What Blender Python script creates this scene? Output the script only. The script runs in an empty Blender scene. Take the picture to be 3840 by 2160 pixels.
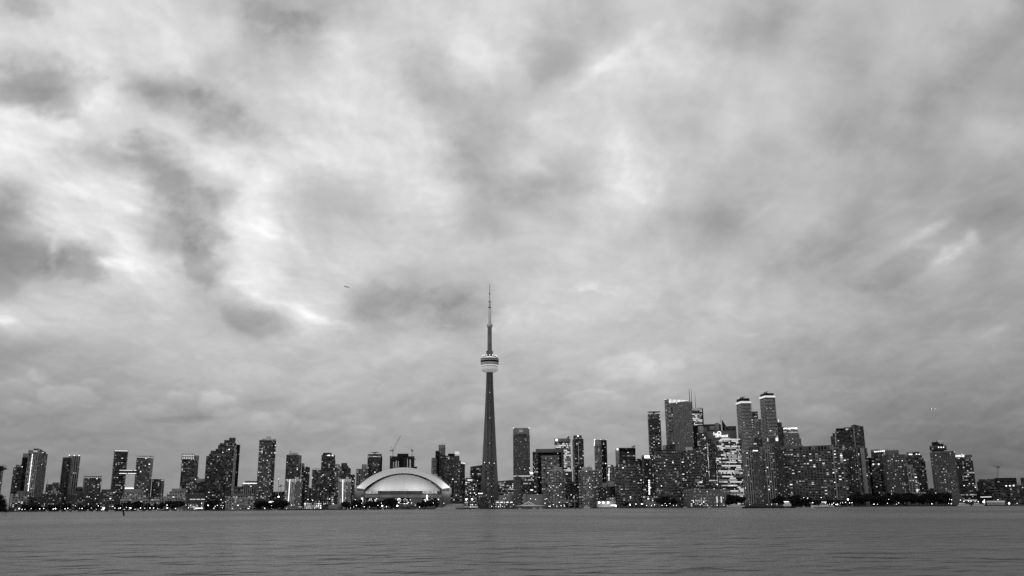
import bpy, math, random
import numpy as np
from mathutils import Vector, Matrix
R = math.radians
scene = bpy.context.scene
C = scene.collection

# ------------------------------------------------------------------ camera
CAM_H, FPX, HOR, ROLL = 2.0, 3290.0, 1904.0, R(0.35)
PITCH = math.atan((HOR - 1080) / FPX)
_f = Vector((0, math.cos(PITCH), math.sin(PITCH)))
_u0 = Vector((0, -math.sin(PITCH), math.cos(PITCH)))
_r0 = Vector((1, 0, 0))
_u = _u0 * math.cos(ROLL) + _r0 * math.sin(ROLL)
_r = _r0 * math.cos(ROLL) - _u0 * math.sin(ROLL)
cam = bpy.data.cameras.new('camera')
co = bpy.data.objects.new('camera', cam)
C.objects.link(co)
co.matrix_world = Matrix(((_r.x, _u.x, -_f.x, 0), (_r.y, _u.y, -_f.y, 0), (_r.z, _u.z, -_f.z, CAM_H), (0, 0, 0, 1)))
cam.sensor_width = 36
cam.lens = FPX / 3840 * 36
cam.clip_start, cam.clip_end = 0.5, 60000
scene.camera = co
CAMP = Vector((0, 0, CAM_H))

def ray(px, py):
    return _f * FPX + _r * (px - 1920) - _u * (py - 1080)

def at(px, py, Y):
    d = ray(px, py)
    return CAMP + d * (Y / d.y)

def horizon_y(px):
    return HOR - math.tan(ROLL) * (px - 1920)

# ------------------------------------------------------------------ sky, sun, exposure
def s2l(v):
    v /= 255.0
    return v / 12.92 if v <= 0.04045 else ((v + 0.055) / 1.055) ** 2.4

SKY = """
195 200 225 228 215 195 188 182 195 208 215 210 208 195 190 200 202 190 180 195 190 185 182 188 160
215 214 225 228 220 215 180 184 220 212 212 220 205 190 188 200 205 190 174 190 185 190 185 165 165
195 194 228 225 222 200 205 195 225 215 200 220 200 178 208 214 215 200 198 198 178 190 180 165 160
200 190 232 200 182 192 213 220 222 224 190 195 186 200 212 200 200 195 200 195 180 180 168 165 160
235 233 215 210 213 190 205 215 220 222 215 190 190 214 205 208 195 200 195 185 168 175 170 184 185
240 228 200 195 203 232 225 220 222 222 215 195 213 195 213 218 205 192 180 185 180 172 170 170 165
195 222 224 222 185 185 232 205 200 210 215 200 190 188 213 225 200 185 185 185 178 175 165 165 165
170 213 225 223 190 203 240 215 200 205 210 190 205 195 205 200 180 175 190 180 165 178 176 160 165
160 170 195 236 215 205 225 210 213 212 205 203 200 205 205 200 195 190 180 172 170 180 186 165 175
175 198 205 205 210 190 234 207 205 185 185 190 195 205 202 200 192 190 185 180 175 165 170 165 160
215 203 200 195 195 185 182 222 200 172 185 178 200 200 195 190 190 202 190 180 175 165 162 160 160
162 167 180 185 190 195 195 195 195 195 190 190 186 190 188 190 190 185 175 165 162 158 155 158 155
165 168 166 170 180 184 186 186 184 180 180 178 182 180 185 185 180 170 165 158 152 150 148 145 145
150 151 152 155 158 160 162 165 165 165 165 165 168 170 170 168 165 160 152 148 142 138 135 132 130
142 145 148 150 152 155 158 160 162 162 160 162 162 162 162 160 155 148 142 135 130 125 122 120 118
136 139 142 145 148 150 152 154 155 155 155 155 155 155 152 148 142 135 128 122 118 112 108 106 104
134 137 140 143 146 148 150 152 153 153 153 153 153 153 150 146 140 133 126 120 116 110 106 104 102
"""
G = np.array([[float(v) for v in r.split()] for r in SKY.strip().split('\n')])
assert G.shape == (17, 25), G.shape

def grid_lum(px, py):
    x = min(max(px / 160.0, 0), 23.999); y = min(max(py / 120.0, 0), 15.999)
    i, j = int(y), int(x); fy, fx = y - i, x - j
    v = (G[i, j] * (1 - fx) + G[i, j + 1] * fx) * (1 - fy) + (G[i + 1, j] * (1 - fx) + G[i + 1, j + 1] * fx) * fy
    return s2l(v)

world = bpy.data.worlds.new('World')
scene.world = world
world.use_nodes = True
nt = world.node_tree
SUN_EL, SUN_AZ = R(5), R(-72)
sky = nt.nodes.new('ShaderNodeTexSky'); sky.sky_type = 'NISHITA'; sky.sun_disc = False
sky.sun_elevation = SUN_EL; sky.sun_rotation = SUN_AZ
bw = nt.nodes.new('ShaderNodeRGBToBW'); nt.links.new(sky.outputs[0], bw.inputs[0])
bg = nt.nodes['Background']; bg.inputs[1].default_value = 0.05; nt.links.new(bw.outputs[0], bg.inputs[0])

# (photo x, y, radius x, radius y, tilt, amount in display levels, edge softness)
MASSES = [
 (89, 30, 120, 55, 20, -26, .6), (150, 320, 210, 105, 33, -30, .6), (255, 400, 130, 60, 30, -14, .6), (40, 370, 120, 60, 0, -10, .8),
 (600, 335, 185, 95, 12, -26, .8), (840, 450, 200, 90, 25, -30, .8), (500, 600, 290, 95, 20, -18, .8), (686, 690, 200, 165, 30, -34, .7),
 (715, 880, 130, 100, 30, -22, .6), (750, 1015, 100, 85, 50, -28, .5), (60, 930, 150, 140, 25, -20, .6), (40, 740, 100, 90, 20, -12, .8), (305, 990, 105, 72, 20, -28, .45),
 (925, 1190, 150, 66, 15, -22, .7), (1040, 120, 150, 150, 60, -30, .7), (1180, 60, 160, 60, 0, -14, .8), (1267, 750, 190, 90, 20, -16, .9),
 (1440, 1165, 230, 105, 5, -22, .7), (1570, 1130, 150, 60, 0, -10, .8), (1714, 1110, 190, 110, -30, -20, .8), (1740, 380, 170, 220, -35, -16, .9), (1870, 560, 170, 170, 0, -16, .9), (1860, 860, 160, 80, -30, -12, .8),
 (2100, 220, 130, 270, 35, -15, .9), (2120, 680, 190, 110, -30, -9, .9), (2800, 120, 190, 150, -10, -13, 1), (2680, 860, 300, 80, -35, -12, 1),
 (3240, 420, 180, 80, -20, -10, .9), (3520, 330, 270, 90, -48, -14, .9), (3080, 965, 190, 55, -12, -14, .8), (3370, 1015, 120, 52, -20, -18, .6),
 (3750, 830, 160, 80, -20, -12, .9), (2380, 900, 300, 60, -30, -8, 1), (1250, 1330, 260, 34, 0, -5, 1), (2750, 620, 180, 60, -30, -8, 1),
 (420, 985, 200, 26, 8, 36, .7), (540, 1000, 90, 28, 5, 26, .7), (350, 900, 150, 44, 28, 24, .9), (990, 840, 70, 55, 20, 30, .9), (970, 700, 120, 50, -30, 26, 1), (1040, 880, 70, 26, 20, 28, .9),
 (820, 615, 60, 28, 20, 32, .9), (470, 560, 90, 30, 25, 26, .9), (320, 370, 60, 55, 50, 34, .9), (60, 440, 110, 40, 18, 26, .8), (220, 490, 90, 30, 25, 20, .8), (60, 560, 100, 34, 20, 22, .9),
 (240, 700, 110, 24, 20, 30, .9), (200, 940, 30, 90, 5, 34, .8), (900, 1060, 100, 28, 15, 30, .9), (960, 1105, 150, 30, 20, 30, .8), (1120, 1165, 130, 26, 18, 26, .8), (1150, 1190, 140, 22, 12, 28, .9), (20, 1200, 60, 18, 10, 28, .8),
 (540, 800, 130, 24, 20, 18, .9), (2350, 680, 60, 30, -10, 24, .9), (2350, 570, 34, 80, -20, 20, .9), (2260, 250, 260, 40, -38, 14, .9), (2020, 620, 60, 26, 30, 12, .9), (860, 120, 60, 120, -20, 10, 1),
 (3480, 870, 150, 24, -25, 26, .9), (3560, 950, 90, 26, -30, 30, .9), (3645, 890, 34, 50, -30, 24, .9), (3830, 920, 44, 48, 0, 26, .9), (2850, 1250, 80, 15, -15, 22, .9), (2700, 1215, 44, 11, 0, 16, .9),
 (2850, 800, 110, 24, -35, 14, .9), (1890, 1200, 55, 44, 0, 16, .9), (1680, 1222, 60, 10, 5, 24, .8), (1840, 1230, 44, 32, 0, 18, .9), (2200, 1080, 70, 20, -15, 10, .9), (1860, 1060, 80, 15, 5, 6, .9),
 (110, 1440, 120, 55, 0, 13, .38), (240, 1505, 110, 60, 0, 15, .38), (60, 1530, 110, 50, 0, 12, .38), (330, 1440, 60, 40, 0, 11, .38), (560, 1540, 150, 50, 0, 14, .38), (660, 1500, 90, 44, 0, 12, .38), (790, 1530, 110, 50, 0, 14, .38), (900, 1575, 130, 44, 0, 11, .38),
 (1030, 1590, 100, 40, 0, 10, .38), (1190, 1600, 110, 36, 0, 9, .38), (1560, 1580, 80, 30, 0, 11, .38), (1340, 1620, 140, 34, 0, 8, .38), (1780, 1560, 80, 50, 0, 10, .3), (2350, 1400, 110, 60, 0, 12, .38), (2480, 1400, 100, 70, -10, 10, .38), (2120, 1575, 100, 40, 0, 11, .38), (2300, 1620, 110, 44, 0, 10, .38), (2010, 1625, 110, 34, 0, 9, .38), (3330, 1480, 160, 50, 0, 9, .3), (3120, 1560, 120, 40, 0, 9, .3), (2200, 1490, 130, 26, 0, 10, .3), (2300, 1085, 100, 36, 0, 10, .3), (3560, 1250, 150, 60, -10, 8, .4), (2190, 1075, 60, 24, 0, 12, .3),
 (700, 1573, 120, 10, -2, -12, .8), (3700, 1250, 160, 44, -20, 10, .6), (3300, 1330, 180, 44, -15, 9, .7), (1560, 1570, 120, 30, 0, 7, .6), (2450, 1540, 120, 30, -10, 9, .6),
]
# ---- cloud field: brightness of the sky for a direction given as tangents u = x/y, v = z/y
_PT = {}
def perlin(x, y, seed):
    if seed not in _PT:
        r = np.random.default_rng(seed); a = r.uniform(0, 2 * np.pi, 65536); _PT[seed] = (np.cos(a).astype(np.float32), np.sin(a).astype(np.float32))
    gx_, gy_ = _PT[seed]
    xi, yi = np.floor(x), np.floor(y); xf, yf = x - xi, y - yi
    xi = xi.astype(np.int64); yi = yi.astype(np.int64)
    def g(ix, iy, dx, dy):
        h = ((ix * 73856093) ^ (iy * 19349663)); h = (h ^ (h >> 13)) & 65535
        return gx_[h] * dx + gy_[h] * dy
    f = lambda t: t * t * t * (t * (t * 6 - 15) + 10)
    a, b = g(xi, yi, xf, yf), g(xi + 1, yi, xf - 1, yf); c, d = g(xi, yi + 1, xf, yf - 1), g(xi + 1, yi + 1, xf - 1, yf - 1)
    ux, uy = f(xf), f(yf)
    return ((a + (b - a) * ux) * (1 - uy) + (c + (d - c) * ux) * uy) * 1.5
def fbm(x, y, seed, o=6, g=.5, bil=0.0):
    s, a, t = 0, 1.0, 0
    for i in range(o):
        n = perlin(x + 17.3 * i, y - 9.1 * i, seed + i)
        if bil: n = n * (1 - bil) + (.5 - 2 * np.abs(n)) * bil * -1
        s = s + a * n; t += a; a *= g; x = x * 2.03; y = y * 2.03
    return s / t * 1.6
def sm(a, b, x):
    t = np.clip((x - a) / (b - a), 0, 1); return t * t * (3 - 2 * t)
def cubic_grid(x, y):
    """Catmull-Rom through the coarse brightness table; x, y in cells"""
    H, W = G.shape; x = np.clip(x, 0, W - 1.001); y = np.clip(y, 0, H - 1.001); i, j = np.floor(y).astype(int), np.floor(x).astype(int); fy, fx = y - i, x - j
    w = lambda t: (-.5 * t + t * t - .5 * t ** 3, 1 - 2.5 * t * t + 1.5 * t ** 3, .5 * t + 2 * t * t - 1.5 * t ** 3, -.5 * t * t + .5 * t ** 3)
    wx, wy = w(fx), w(fy); r = 0
    for a in range(4):
        for b in range(4):
            r = r + wy[a] * wx[b] * G[np.clip(i + a - 1, 0, H - 1), np.clip(j + b - 1, 0, W - 1)]
    return r
def sky_value(px, py, u, v):
    k = .20; X = u / (v + k); Y = 1 / (v + k)
    hf = sm(0.0, .35, v)
    # shape noise on the cloud deck, slightly drawn out along the wind
    wx = fbm(X * 1.6, Y * 1.3, 11, 4); wy = fbm(X * 1.6 + 5, Y * 1.3, 21, 4)
    Xw, Yw = X + .10 * wx, Y + .12 * wy
    e = .035
    f1 = lambda a, b: fbm(a * 2.6, b * 1.9, 31, 6, .50)
    f2 = lambda a, b: fbm(a * 8.5, b * 7.0, 51, 6, .58, .3)
    A, A2 = f1(Xw, Yw), f1(Xw + e, Yw - e * .8)
    B, B2 = f2(X + .03 * wx, Y + .03 * wy), f2(X + .03 * wx + e * .4, Y + .03 * wy - e * .4)
    # ragged displacement of everything authored
    sx = 1 + 0 * u
    amp = 26 + 60 * hf
    qx = px + amp * (fbm(u * 9, v * 14, 71, 6, .58)) ; qy = py + amp * .6 * (fbm(u * 9, v * 14, 81, 6, .58))
    L_ = cubic_grid(qx / 160, qy / 120)
    # sharpen: push the table's value away from a blurred one along noise
    for (cx, cy, rx, ry, rot, am, ed) in MASSES:
        a = math.radians(rot); dx, dy = px - cx, py - cy
        if am < 0: rx, ry, am = rx * 1.22, ry * 1.22, am * .78
        p = (dx * math.cos(a) + dy * math.sin(a)) / rx; q = (-dx * math.sin(a) + dy * math.cos(a)) / ry
        m = (np.abs(p) < 2.6) & (np.abs(q) < 2.6)
        if not m.any(): continue
        uu, vv = u[m], v[m]; dk = am < 0
        n = .95 * fbm(uu * 7 + cx * .013, vv * 9, 91, 7, .58) + .24 * fbm(uu * 30, vv * 42, 95, 4, .6)
        d = np.sqrt(p[m] ** 2 + q[m] ** 2)
        t = sm(0, ed * (1.1 if dk else 1.3), 1 + n - d)
        if not dk and cy < 1380: t = t * np.clip(.62 + .75 * B[m] + .5 * A[m], 0, 1.3)
        if not dk and cy > 1380: t = t * np.clip(.55 - .75 * q[m], 0, 1.3)          # heaped heads, lit from above
        L_[m] += am * t
    dkm = np.zeros_like(L_) if np.ndim(L_) else 0
    L_ = np.where(L_ > 222, 222 + 32 * np.tanh((L_ - 222) / 42), L_)
    wispy = .55 + .9 * sm(185, 225, L_)
    det = 9 * A + 17 * (A - A2) + (4.5 * B + 9 * (B - B2)) * wispy
    L_ = L_ + det * (.35 + .65 * hf) * (1 - .0)
    # low puffs near the horizon
    wq = .25 * fbm(u * 20, v * 40, 5, 4); f3 = lambda a, b: fbm(a * 10 + wq, b * 24 + wq, 101, 6, .52, .5)
    P, P2 = f3(u, v), f3(u + .005, v - .006)
    lo = 1 - sm(.12, .34, v)
    L_ = L_ + lo * (3.5 * P + 12 * (P - P2))
    return np.clip(L_, 30, 254)

def build_sky():
    """overcast cloud deck as a dome 30 km out; its glow is worked out cloud by cloud from the direction"""
    tan = math.tan
    az = np.concatenate([np.linspace(-180, -37, 60)[:-1], np.linspace(-37, 37, 860), np.linspace(37, 180, 60)[1:]])
    el = np.concatenate([[-6, -.4], np.linspace(0, 33, 440), np.linspace(33, 90, 40)[1:]])
    E, A_ = np.meshgrid(np.radians(el), np.radians(az), indexing='ij')
    X, Y, Z = np.sin(A_) * np.cos(E), np.cos(A_) * np.cos(E), np.sin(E)
    ya = np.maximum(np.abs(Y), .25); u, v = X / ya, np.maximum(Z, 0) / ya
    v = np.minimum(v, 1.6)
    w = _f.y + _f.z * v                                        # the same direction as a photograph position, for the brightness table
    px = 1920 + FPX * (u * _r.x + _r.y + v * _r.z) / w; py = 1080 - FPX * (u * _u.x + _u.y + v * _u.z) / w
    val = sky_value(px, py, u, v) / 255.0
    lum = np.where(val <= .04045, val / 12.92, ((val + .055) / 1.055) ** 2.4)
    lum = lum * (BEHIND + (1 - BEHIND) * sm(-.25, .25, Y))     # unseen sky behind the camera raised to brighten the building fronts
    ne, na = E.shape; RR = 30000.0
    co = np.stack([X * RR, Y * RR, Z * RR], -1).reshape(-1, 3)
    i, j = np.meshgrid(np.arange(ne - 1), np.arange(na - 1), indexing='ij'); q = (i * na + j).reshape(-1)
    F = np.stack([q, q + na, q + na + 1, q + 1], 1).astype(np.int32)
    me = bpy.data.meshes.new('sky'); me.vertices.add(len(co)); me.vertices.foreach_set('co', co.reshape(-1)); me.loops.add(len(F) * 4); me.polygons.add(len(F))
    me.loops.foreach_set('vertex_index', F.reshape(-1)); me.polygons.foreach_set('loop_start', (np.arange(len(F)) * 4).astype(np.int32)); me.update(calc_edges=True)
    at_ = me.attributes.new('cloud_glow', 'FLOAT', 'POINT'); at_.data.foreach_set('value', lum.reshape(-1).astype(np.float32))
    m = bpy.data.materials.new('cloud_deck'); m.use_nodes = True; t = m.node_tree
    for n in list(t.nodes): t.nodes.remove(n)
    a = t.nodes.new('ShaderNodeAttribute'); a.attribute_name = 'cloud_glow'; e = t.nodes.new('ShaderNodeEmission'); o = t.nodes.new('ShaderNodeOutputMaterial')
    t.links.new(a.outputs['Fac'], e.inputs['Strength']); t.links.new(e.outputs[0], o.inputs[0]); m.cycles.emission_sampling = 'NONE'
    me.materials.append(m); ob = bpy.data.objects.new('sky', me); C.objects.link(ob); ob['kind'] = 'structure'
    ob.visible_shadow = False
BEHIND = 1.12
build_sky()

sl = bpy.data.lights.new('sun', 'SUN'); sl.energy = 0.12; sl.angle = R(25); sl.color = (1, 1, 1)
so = bpy.data.objects.new('sun', sl); C.objects.link(so)
sd = Vector((math.sin(SUN_AZ) * math.cos(SUN_EL), math.cos(SUN_AZ) * math.cos(SUN_EL), math.sin(SUN_EL)))
so.rotation_euler = sd.to_track_quat('Z', 'Y').to_euler()
scene.view_settings.view_transform = 'Standard'; scene.view_settings.look = 'None'
scene.view_settings.gamma = 1; scene.view_settings.exposure = 0.0
scene.cycles.sample_clamp_indirect = 0.7
scene.cycles.sample_clamp_direct = 0
scene.cycles.use_adaptive_sampling = True
scene.cycles.adaptive_threshold = 0.01
scene.cycles.max_bounces = 5
scene.cycles.use_denoising = False
scene.cycles.caustics_reflective = False; scene.cycles.caustics_refractive = False

# ------------------------------------------------------------------ materials (all grey: the photograph is monochrome)
MATS = {}
def mat(name, base=.2, rough=.8, spec=.3, emit=0.0, var=0.0, vs=.15, metal=0.0, noemit_sample=True):
    if name in MATS: return MATS[name]
    m = bpy.data.materials.new(name); m.use_nodes = True
    t = m.node_tree; b = t.nodes['Principled BSDF']
    b.inputs['Base Color'].default_value = (base, base, base, 1); b.inputs['Roughness'].default_value = rough
    b.inputs['Specular IOR Level'].default_value = spec; b.inputs['Metallic'].default_value = metal
    if var:
        o = t.nodes.new('ShaderNodeTexCoord'); n = t.nodes.new('ShaderNodeTexNoise'); n.inputs['Scale'].default_value = vs; n.inputs['Detail'].default_value = 5
        t.links.new(o.outputs['Object'], n.inputs['Vector'])
        r = t.nodes.new('ShaderNodeMapRange'); t.links.new(n.outputs['Fac'], r.inputs[0])
        r.inputs['From Min'].default_value = .3; r.inputs['From Max'].default_value = .7
        r.inputs['To Min'].default_value = base * (1 - var); r.inputs['To Max'].default_value = base * (1 + var)
        t.links.new(r.outputs[0], b.inputs['Base Color'])
    if emit:
        b.inputs['Emission Color'].default_value = (1, 1, 1, 1); b.inputs['Emission Strength'].default_value = emit
        if noemit_sample: m.cycles.emission_sampling = 'NONE'
    MATS[name] = m
    return m
for n_, a in dict(concrete_black=.012, concrete_dark=.07, concrete_grey=.14, concrete_mid=.24, concrete_pale=.38, concrete_white=.6).items():
    mat(n_, a, .85, .25, var=.2, vs=.09)
mat('glass_black', .006, .3, .12); mat('glass_dark', .02, .10, .5); mat('glass_mid', .085, .18, .6, var=.4, vs=.2); mat('glass_pale', .24, .25, .6, var=.4, vs=.2)
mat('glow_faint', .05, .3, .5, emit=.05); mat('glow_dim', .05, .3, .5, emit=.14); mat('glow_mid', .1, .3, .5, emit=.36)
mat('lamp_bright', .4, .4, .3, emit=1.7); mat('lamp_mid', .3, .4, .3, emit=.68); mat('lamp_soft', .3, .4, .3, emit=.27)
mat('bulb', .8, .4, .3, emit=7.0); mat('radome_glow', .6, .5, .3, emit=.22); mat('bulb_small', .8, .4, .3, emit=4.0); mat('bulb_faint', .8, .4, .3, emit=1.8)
mat('steel_dark', .05, .5, .5); mat('steel_grey', .2, .5, .5); mat('steel_pale', .45, .45, .5); mat('boat_white', .75, .35, .5); mat('boat_dark', .03, .4, .5)
mat('foliage', .025, .8, .2, var=.45, vs=.5); mat('bark', .04, .9, .2); mat('soil', .03, .9, .2, var=.4, vs=.02); mat('quay', .05, .9, .2, var=.3, vs=.05)
mat('roof_white', .62, .45, .5, var=.05, vs=.02); mat('tower_concrete', .15, .8, .3, var=.12, vs=.03)

# ------------------------------------------------------------------ object helpers
def mesh_obj(name, verts, faces, mats, parent=None, midx=None, smooth=False):
    me = bpy.data.meshes.new(name)
    me.from_pydata([tuple(v) for v in verts], [], faces)
    for m in mats: me.materials.append(MATS[m])
    if midx is not None: me.polygons.foreach_set('material_index', np.asarray(midx, dtype=np.int32))
    if smooth: me.polygons.foreach_set('use_smooth', np.ones(len(faces), dtype=bool))
    me.update()
    o = bpy.data.objects.new(name, me); C.objects.link(o)
    if parent is not None: o.parent = parent
    return o
def tag(o, label=None, cat=None, group=None, kind=None):
    if label:
        assert 4 <= len(label.split()) <= 16, label
        o['label'] = label
    if cat: o['category'] = cat
    if group: o['group'] = group
    if kind: o['kind'] = kind
    return o
def box_vf(x0, x1, y0, y1, z0, z1, base=0):
    v = [(x0, y0, z0), (x1, y0, z0), (x1, y1, z0), (x0, y1, z0), (x0, y0, z1), (x1, y0, z1), (x1, y1, z1), (x0, y1, z1)]
    f = [(0, 3, 2, 1), (4, 5, 6, 7), (0, 1, 5, 4), (1, 2, 6, 5), (2, 3, 7, 6), (3, 0, 4, 7)]
    return v, [tuple(i + base for i in q) for q in f]
class MB:
    def __init__(s): s.v = []; s.f = []; s.m = []
    def box(s, x0, x1, y0, y1, z0, z1, m=0):
        v, f = box_vf(min(x0, x1), max(x0, x1), min(y0, y1), max(y0, y1), min(z0, z1), max(z0, z1), len(s.v)); s.v += v; s.f += f; s.m += [m] * 6; return s
    def bar(s, a, b, r, n=4, r2=None, m=0):
        a, b = Vector(a), Vector(b); d = (b - a); q = d.to_track_quat('Z', 'Y'); r2 = r if r2 is None else r2; k = len(s.v)
        for p, rr in ((a, r), (b, r2)):
            for i in range(n):
                t = 2 * math.pi * (i + .5) / n
                s.v.append(tuple(p + q @ Vector((rr * math.cos(t), rr * math.sin(t), 0))))
        for i in range(n):
            j = (i + 1) % n; s.f.append((k + i, k + j, k + n + j, k + n + i)); s.m.append(m)
        s.f.append(tuple(k + i for i in range(n))[::-1]); s.f.append(tuple(k + n + i for i in range(n))); s.m += [m, m]; return s
    def lathe(s, prof, n=24, cx=0, cy=0, m=0, mm=None):
        k = len(s.v)
        for (r, z) in prof:
            for i in range(n):
                t = 2 * math.pi * i / n; s.v.append((cx + r * math.cos(t), cy + r * math.sin(t), z))
        for a in range(len(prof) - 1):
            for i in range(n):
                j = (i + 1) % n; s.f.append((k + a * n + i, k + a * n + j, k + (a + 1) * n + j, k + (a + 1) * n + i)); s.m.append(mm[a] if mm else m)
        s.f.append(tuple(k + i for i in range(n))[::-1]); s.m.append(m)
        s.f.append(tuple(k + (len(prof) - 1) * n + i for i in range(n))); s.m.append(m); return s
    def build(s, name, mats, parent=None, smooth=False):
        if isinstance(mats, str): mats = [mats]
        return mesh_obj(name, s.v, s.f, mats, parent, s.m, smooth)
def copy_thing(o):
    c = o.copy(); C.objects.link(c)
    for ch in o.children:
        d = ch.copy(); C.objects.link(d); d.parent = c
        for g in ch.children:
            e = g.copy(); C.objects.link(e); e.parent = d
    return c

GZ = 1.5                                     # the quay stands 1.5 m above the water
class Frame:
    """A thing's base on the ground: local x across the line of sight, y away from the camera, z up."""
    def __init__(s, name, label, cat, D, pxc, group=None, z=GZ):
        p = at(pxc, horizon_y(pxc), D)
        s.o = bpy.data.objects.new(name, None); C.objects.link(s.o)
        s.loc = Vector((p.x, D, z)); az = math.atan2(p.x, D)
        s.o.location = s.loc; s.o.rotation_euler = (0, 0, -az); s.o.empty_display_size = 5
        s.ax = Vector((math.cos(az), -math.sin(az), 0)); s.ay = Vector((math.sin(az), math.cos(az), 0))
        tag(s.o, label, cat, group); s.masses = []
    def P(s, px, py, v=0.0):
        d = ray(px, py); n = s.ay; base = s.loc + s.ay * v
        t = (base - CAMP).dot(n) / d.dot(n); q = CAMP + d * t - s.loc
        return q.dot(s.ax), q.z

# ------------------------------------------------------------------ facades
# floor height, bay width, slab height, slab material, pier share, pier material, recess, chances of [black, dark, mid, pale, faint, dim, glow]
ST = {
 'dark':   (3.1, 4.2, .9, 'concrete_dark', .18, 'concrete_dark', 0, (.25, .35, .27, .07, .04, .02, 0)),
 'mid':    (3.1, 4.2, .9, 'concrete_grey', .25, 'concrete_grey', 0, (.15, .38, .30, .10, .05, .02, 0)),
 'balc':   (3.1, 4.6, 1.0, 'concrete_mid', .10, 'concrete_dark', .9, (.35, .35, .2, .04, .04, .02, 0)),
 'balcd':  (3.1, 4.4, .8, 'concrete_grey', .12, 'concrete_dark', .8, (.35, .38, .2, .03, .03, .01, 0)),
 'dgrid':  (3.2, 6.0, .65, 'concrete_mid', .10, 'concrete_mid', 0, (.5, .35, .1, .02, .02, .01, 0)),
 'grid':   (3.2, 5.4, .7, 'concrete_pale', .22, 'concrete_pale', 0, (.45, .35, .12, .03, .03, .02, 0)),
 'wgrid':  (3.2, 4.6, .7, 'concrete_white', .26, 'concrete_white', 0, (.5, .3, .12, .03, .03, .02, 0)),
 'office': (3.9, 3.4, 1.2, 'concrete_grey', .12, 'concrete_grey', 0, (.1, .25, .2, .1, .15, .12, .08)),
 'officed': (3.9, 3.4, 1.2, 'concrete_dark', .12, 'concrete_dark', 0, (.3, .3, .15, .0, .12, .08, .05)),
 'black':  (3.9, 3.4, 1.0, 'concrete_black', .1, 'concrete_black', 0, (.85, .12, .03, 0, 0, 0, 0)),
 'punch':  (3.1, 3.8, 1.5, 'concrete_mid', .5, 'concrete_mid', 0, (.35, .4, .15, .03, .05, .02, 0)),
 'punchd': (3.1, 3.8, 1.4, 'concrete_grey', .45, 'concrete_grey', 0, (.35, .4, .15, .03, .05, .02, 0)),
 'brick':  (3.4, 4.0, 1.5, 'concrete_dark', .5, 'concrete_dark', 0, (.35, .4, .15, .03, .05, .02, 0)),
 'glass':  (3.6, 4.0, .5, 'glass_mid', .08, 'concrete_grey', 0, (.05, .25, .42, .2, .05, .03, 0)),
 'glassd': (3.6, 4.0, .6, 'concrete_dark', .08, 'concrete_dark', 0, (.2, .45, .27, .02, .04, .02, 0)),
 'glassl': (3.6, 4.0, .6, 'concrete_mid', .14, 'concrete_mid', 0, (.02, .15, .45, .28, .06, .04, 0)),
 'stripe': (3.2, 5.2, 1.25, 'concrete_white', .05, 'concrete_dark', 1.2, (.75, .15, .05, .02, .02, .01, 0)),
 'vert':   (3.4, 3.2, .3, 'concrete_dark', .5, 'concrete_white', 0, (.4, .4, .15, .05, 0, 0, 0)),
 'terr':   (3.1, 5.0, .8, 'concrete_white', .2, 'concrete_pale', 0, (.4, .3, .18, .05, .04, .03, 0)),
 'terrd':  (3.1, 5.0, .9, 'concrete_grey', .2, 'concrete_grey', 0, (.3, .35, .2, .05, .06, .04, 0)),
 'site':   (3.3, 5.0, .7, 'concrete_grey', .12, 'concrete_dark', 1.5, (.9, .08, .02, 0, 0, 0, 0)),
 'bright': (3.9, 3.0, 1.0, 'concrete_grey', .1, 'concrete_dark', 0, (.2, .2, .1, .05, .15, .15, .15)),
 'lattice': (3.2, 4.4, .6, 'concrete_mid', .42, 'concrete_pale', 0, (.55, .3, .1, .02, .02, .01, 0)),
 'shop':   (3.6, 4.0, .8, 'concrete_grey', .2, 'concrete_mid', 0, (.15, .15, .15, .1, .15, .15, .15)),
 'pl':     (99, 99, 0, 'concrete_pale', 0, '', 0, None), 'pm': (99, 99, 0, 'concrete_mid', 0, '', 0, None),
 'pg':     (99, 99, 0, 'concrete_grey', 0, '', 0, None), 'pd': (99, 99, 0, 'concrete_dark', 0, '', 0, None),
 'pb':     (99, 99, 0, 'concrete_black', 0, '', 0, None), 'pw': (99, 99, 0, 'concrete_white', 0, '', 0, None),
}
WIN = ['glass_black', 'glass_dark', 'glass_mid', 'glass_pale', 'glow_faint', 'glow_dim', 'glow_mid', 'lamp_mid']

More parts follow.
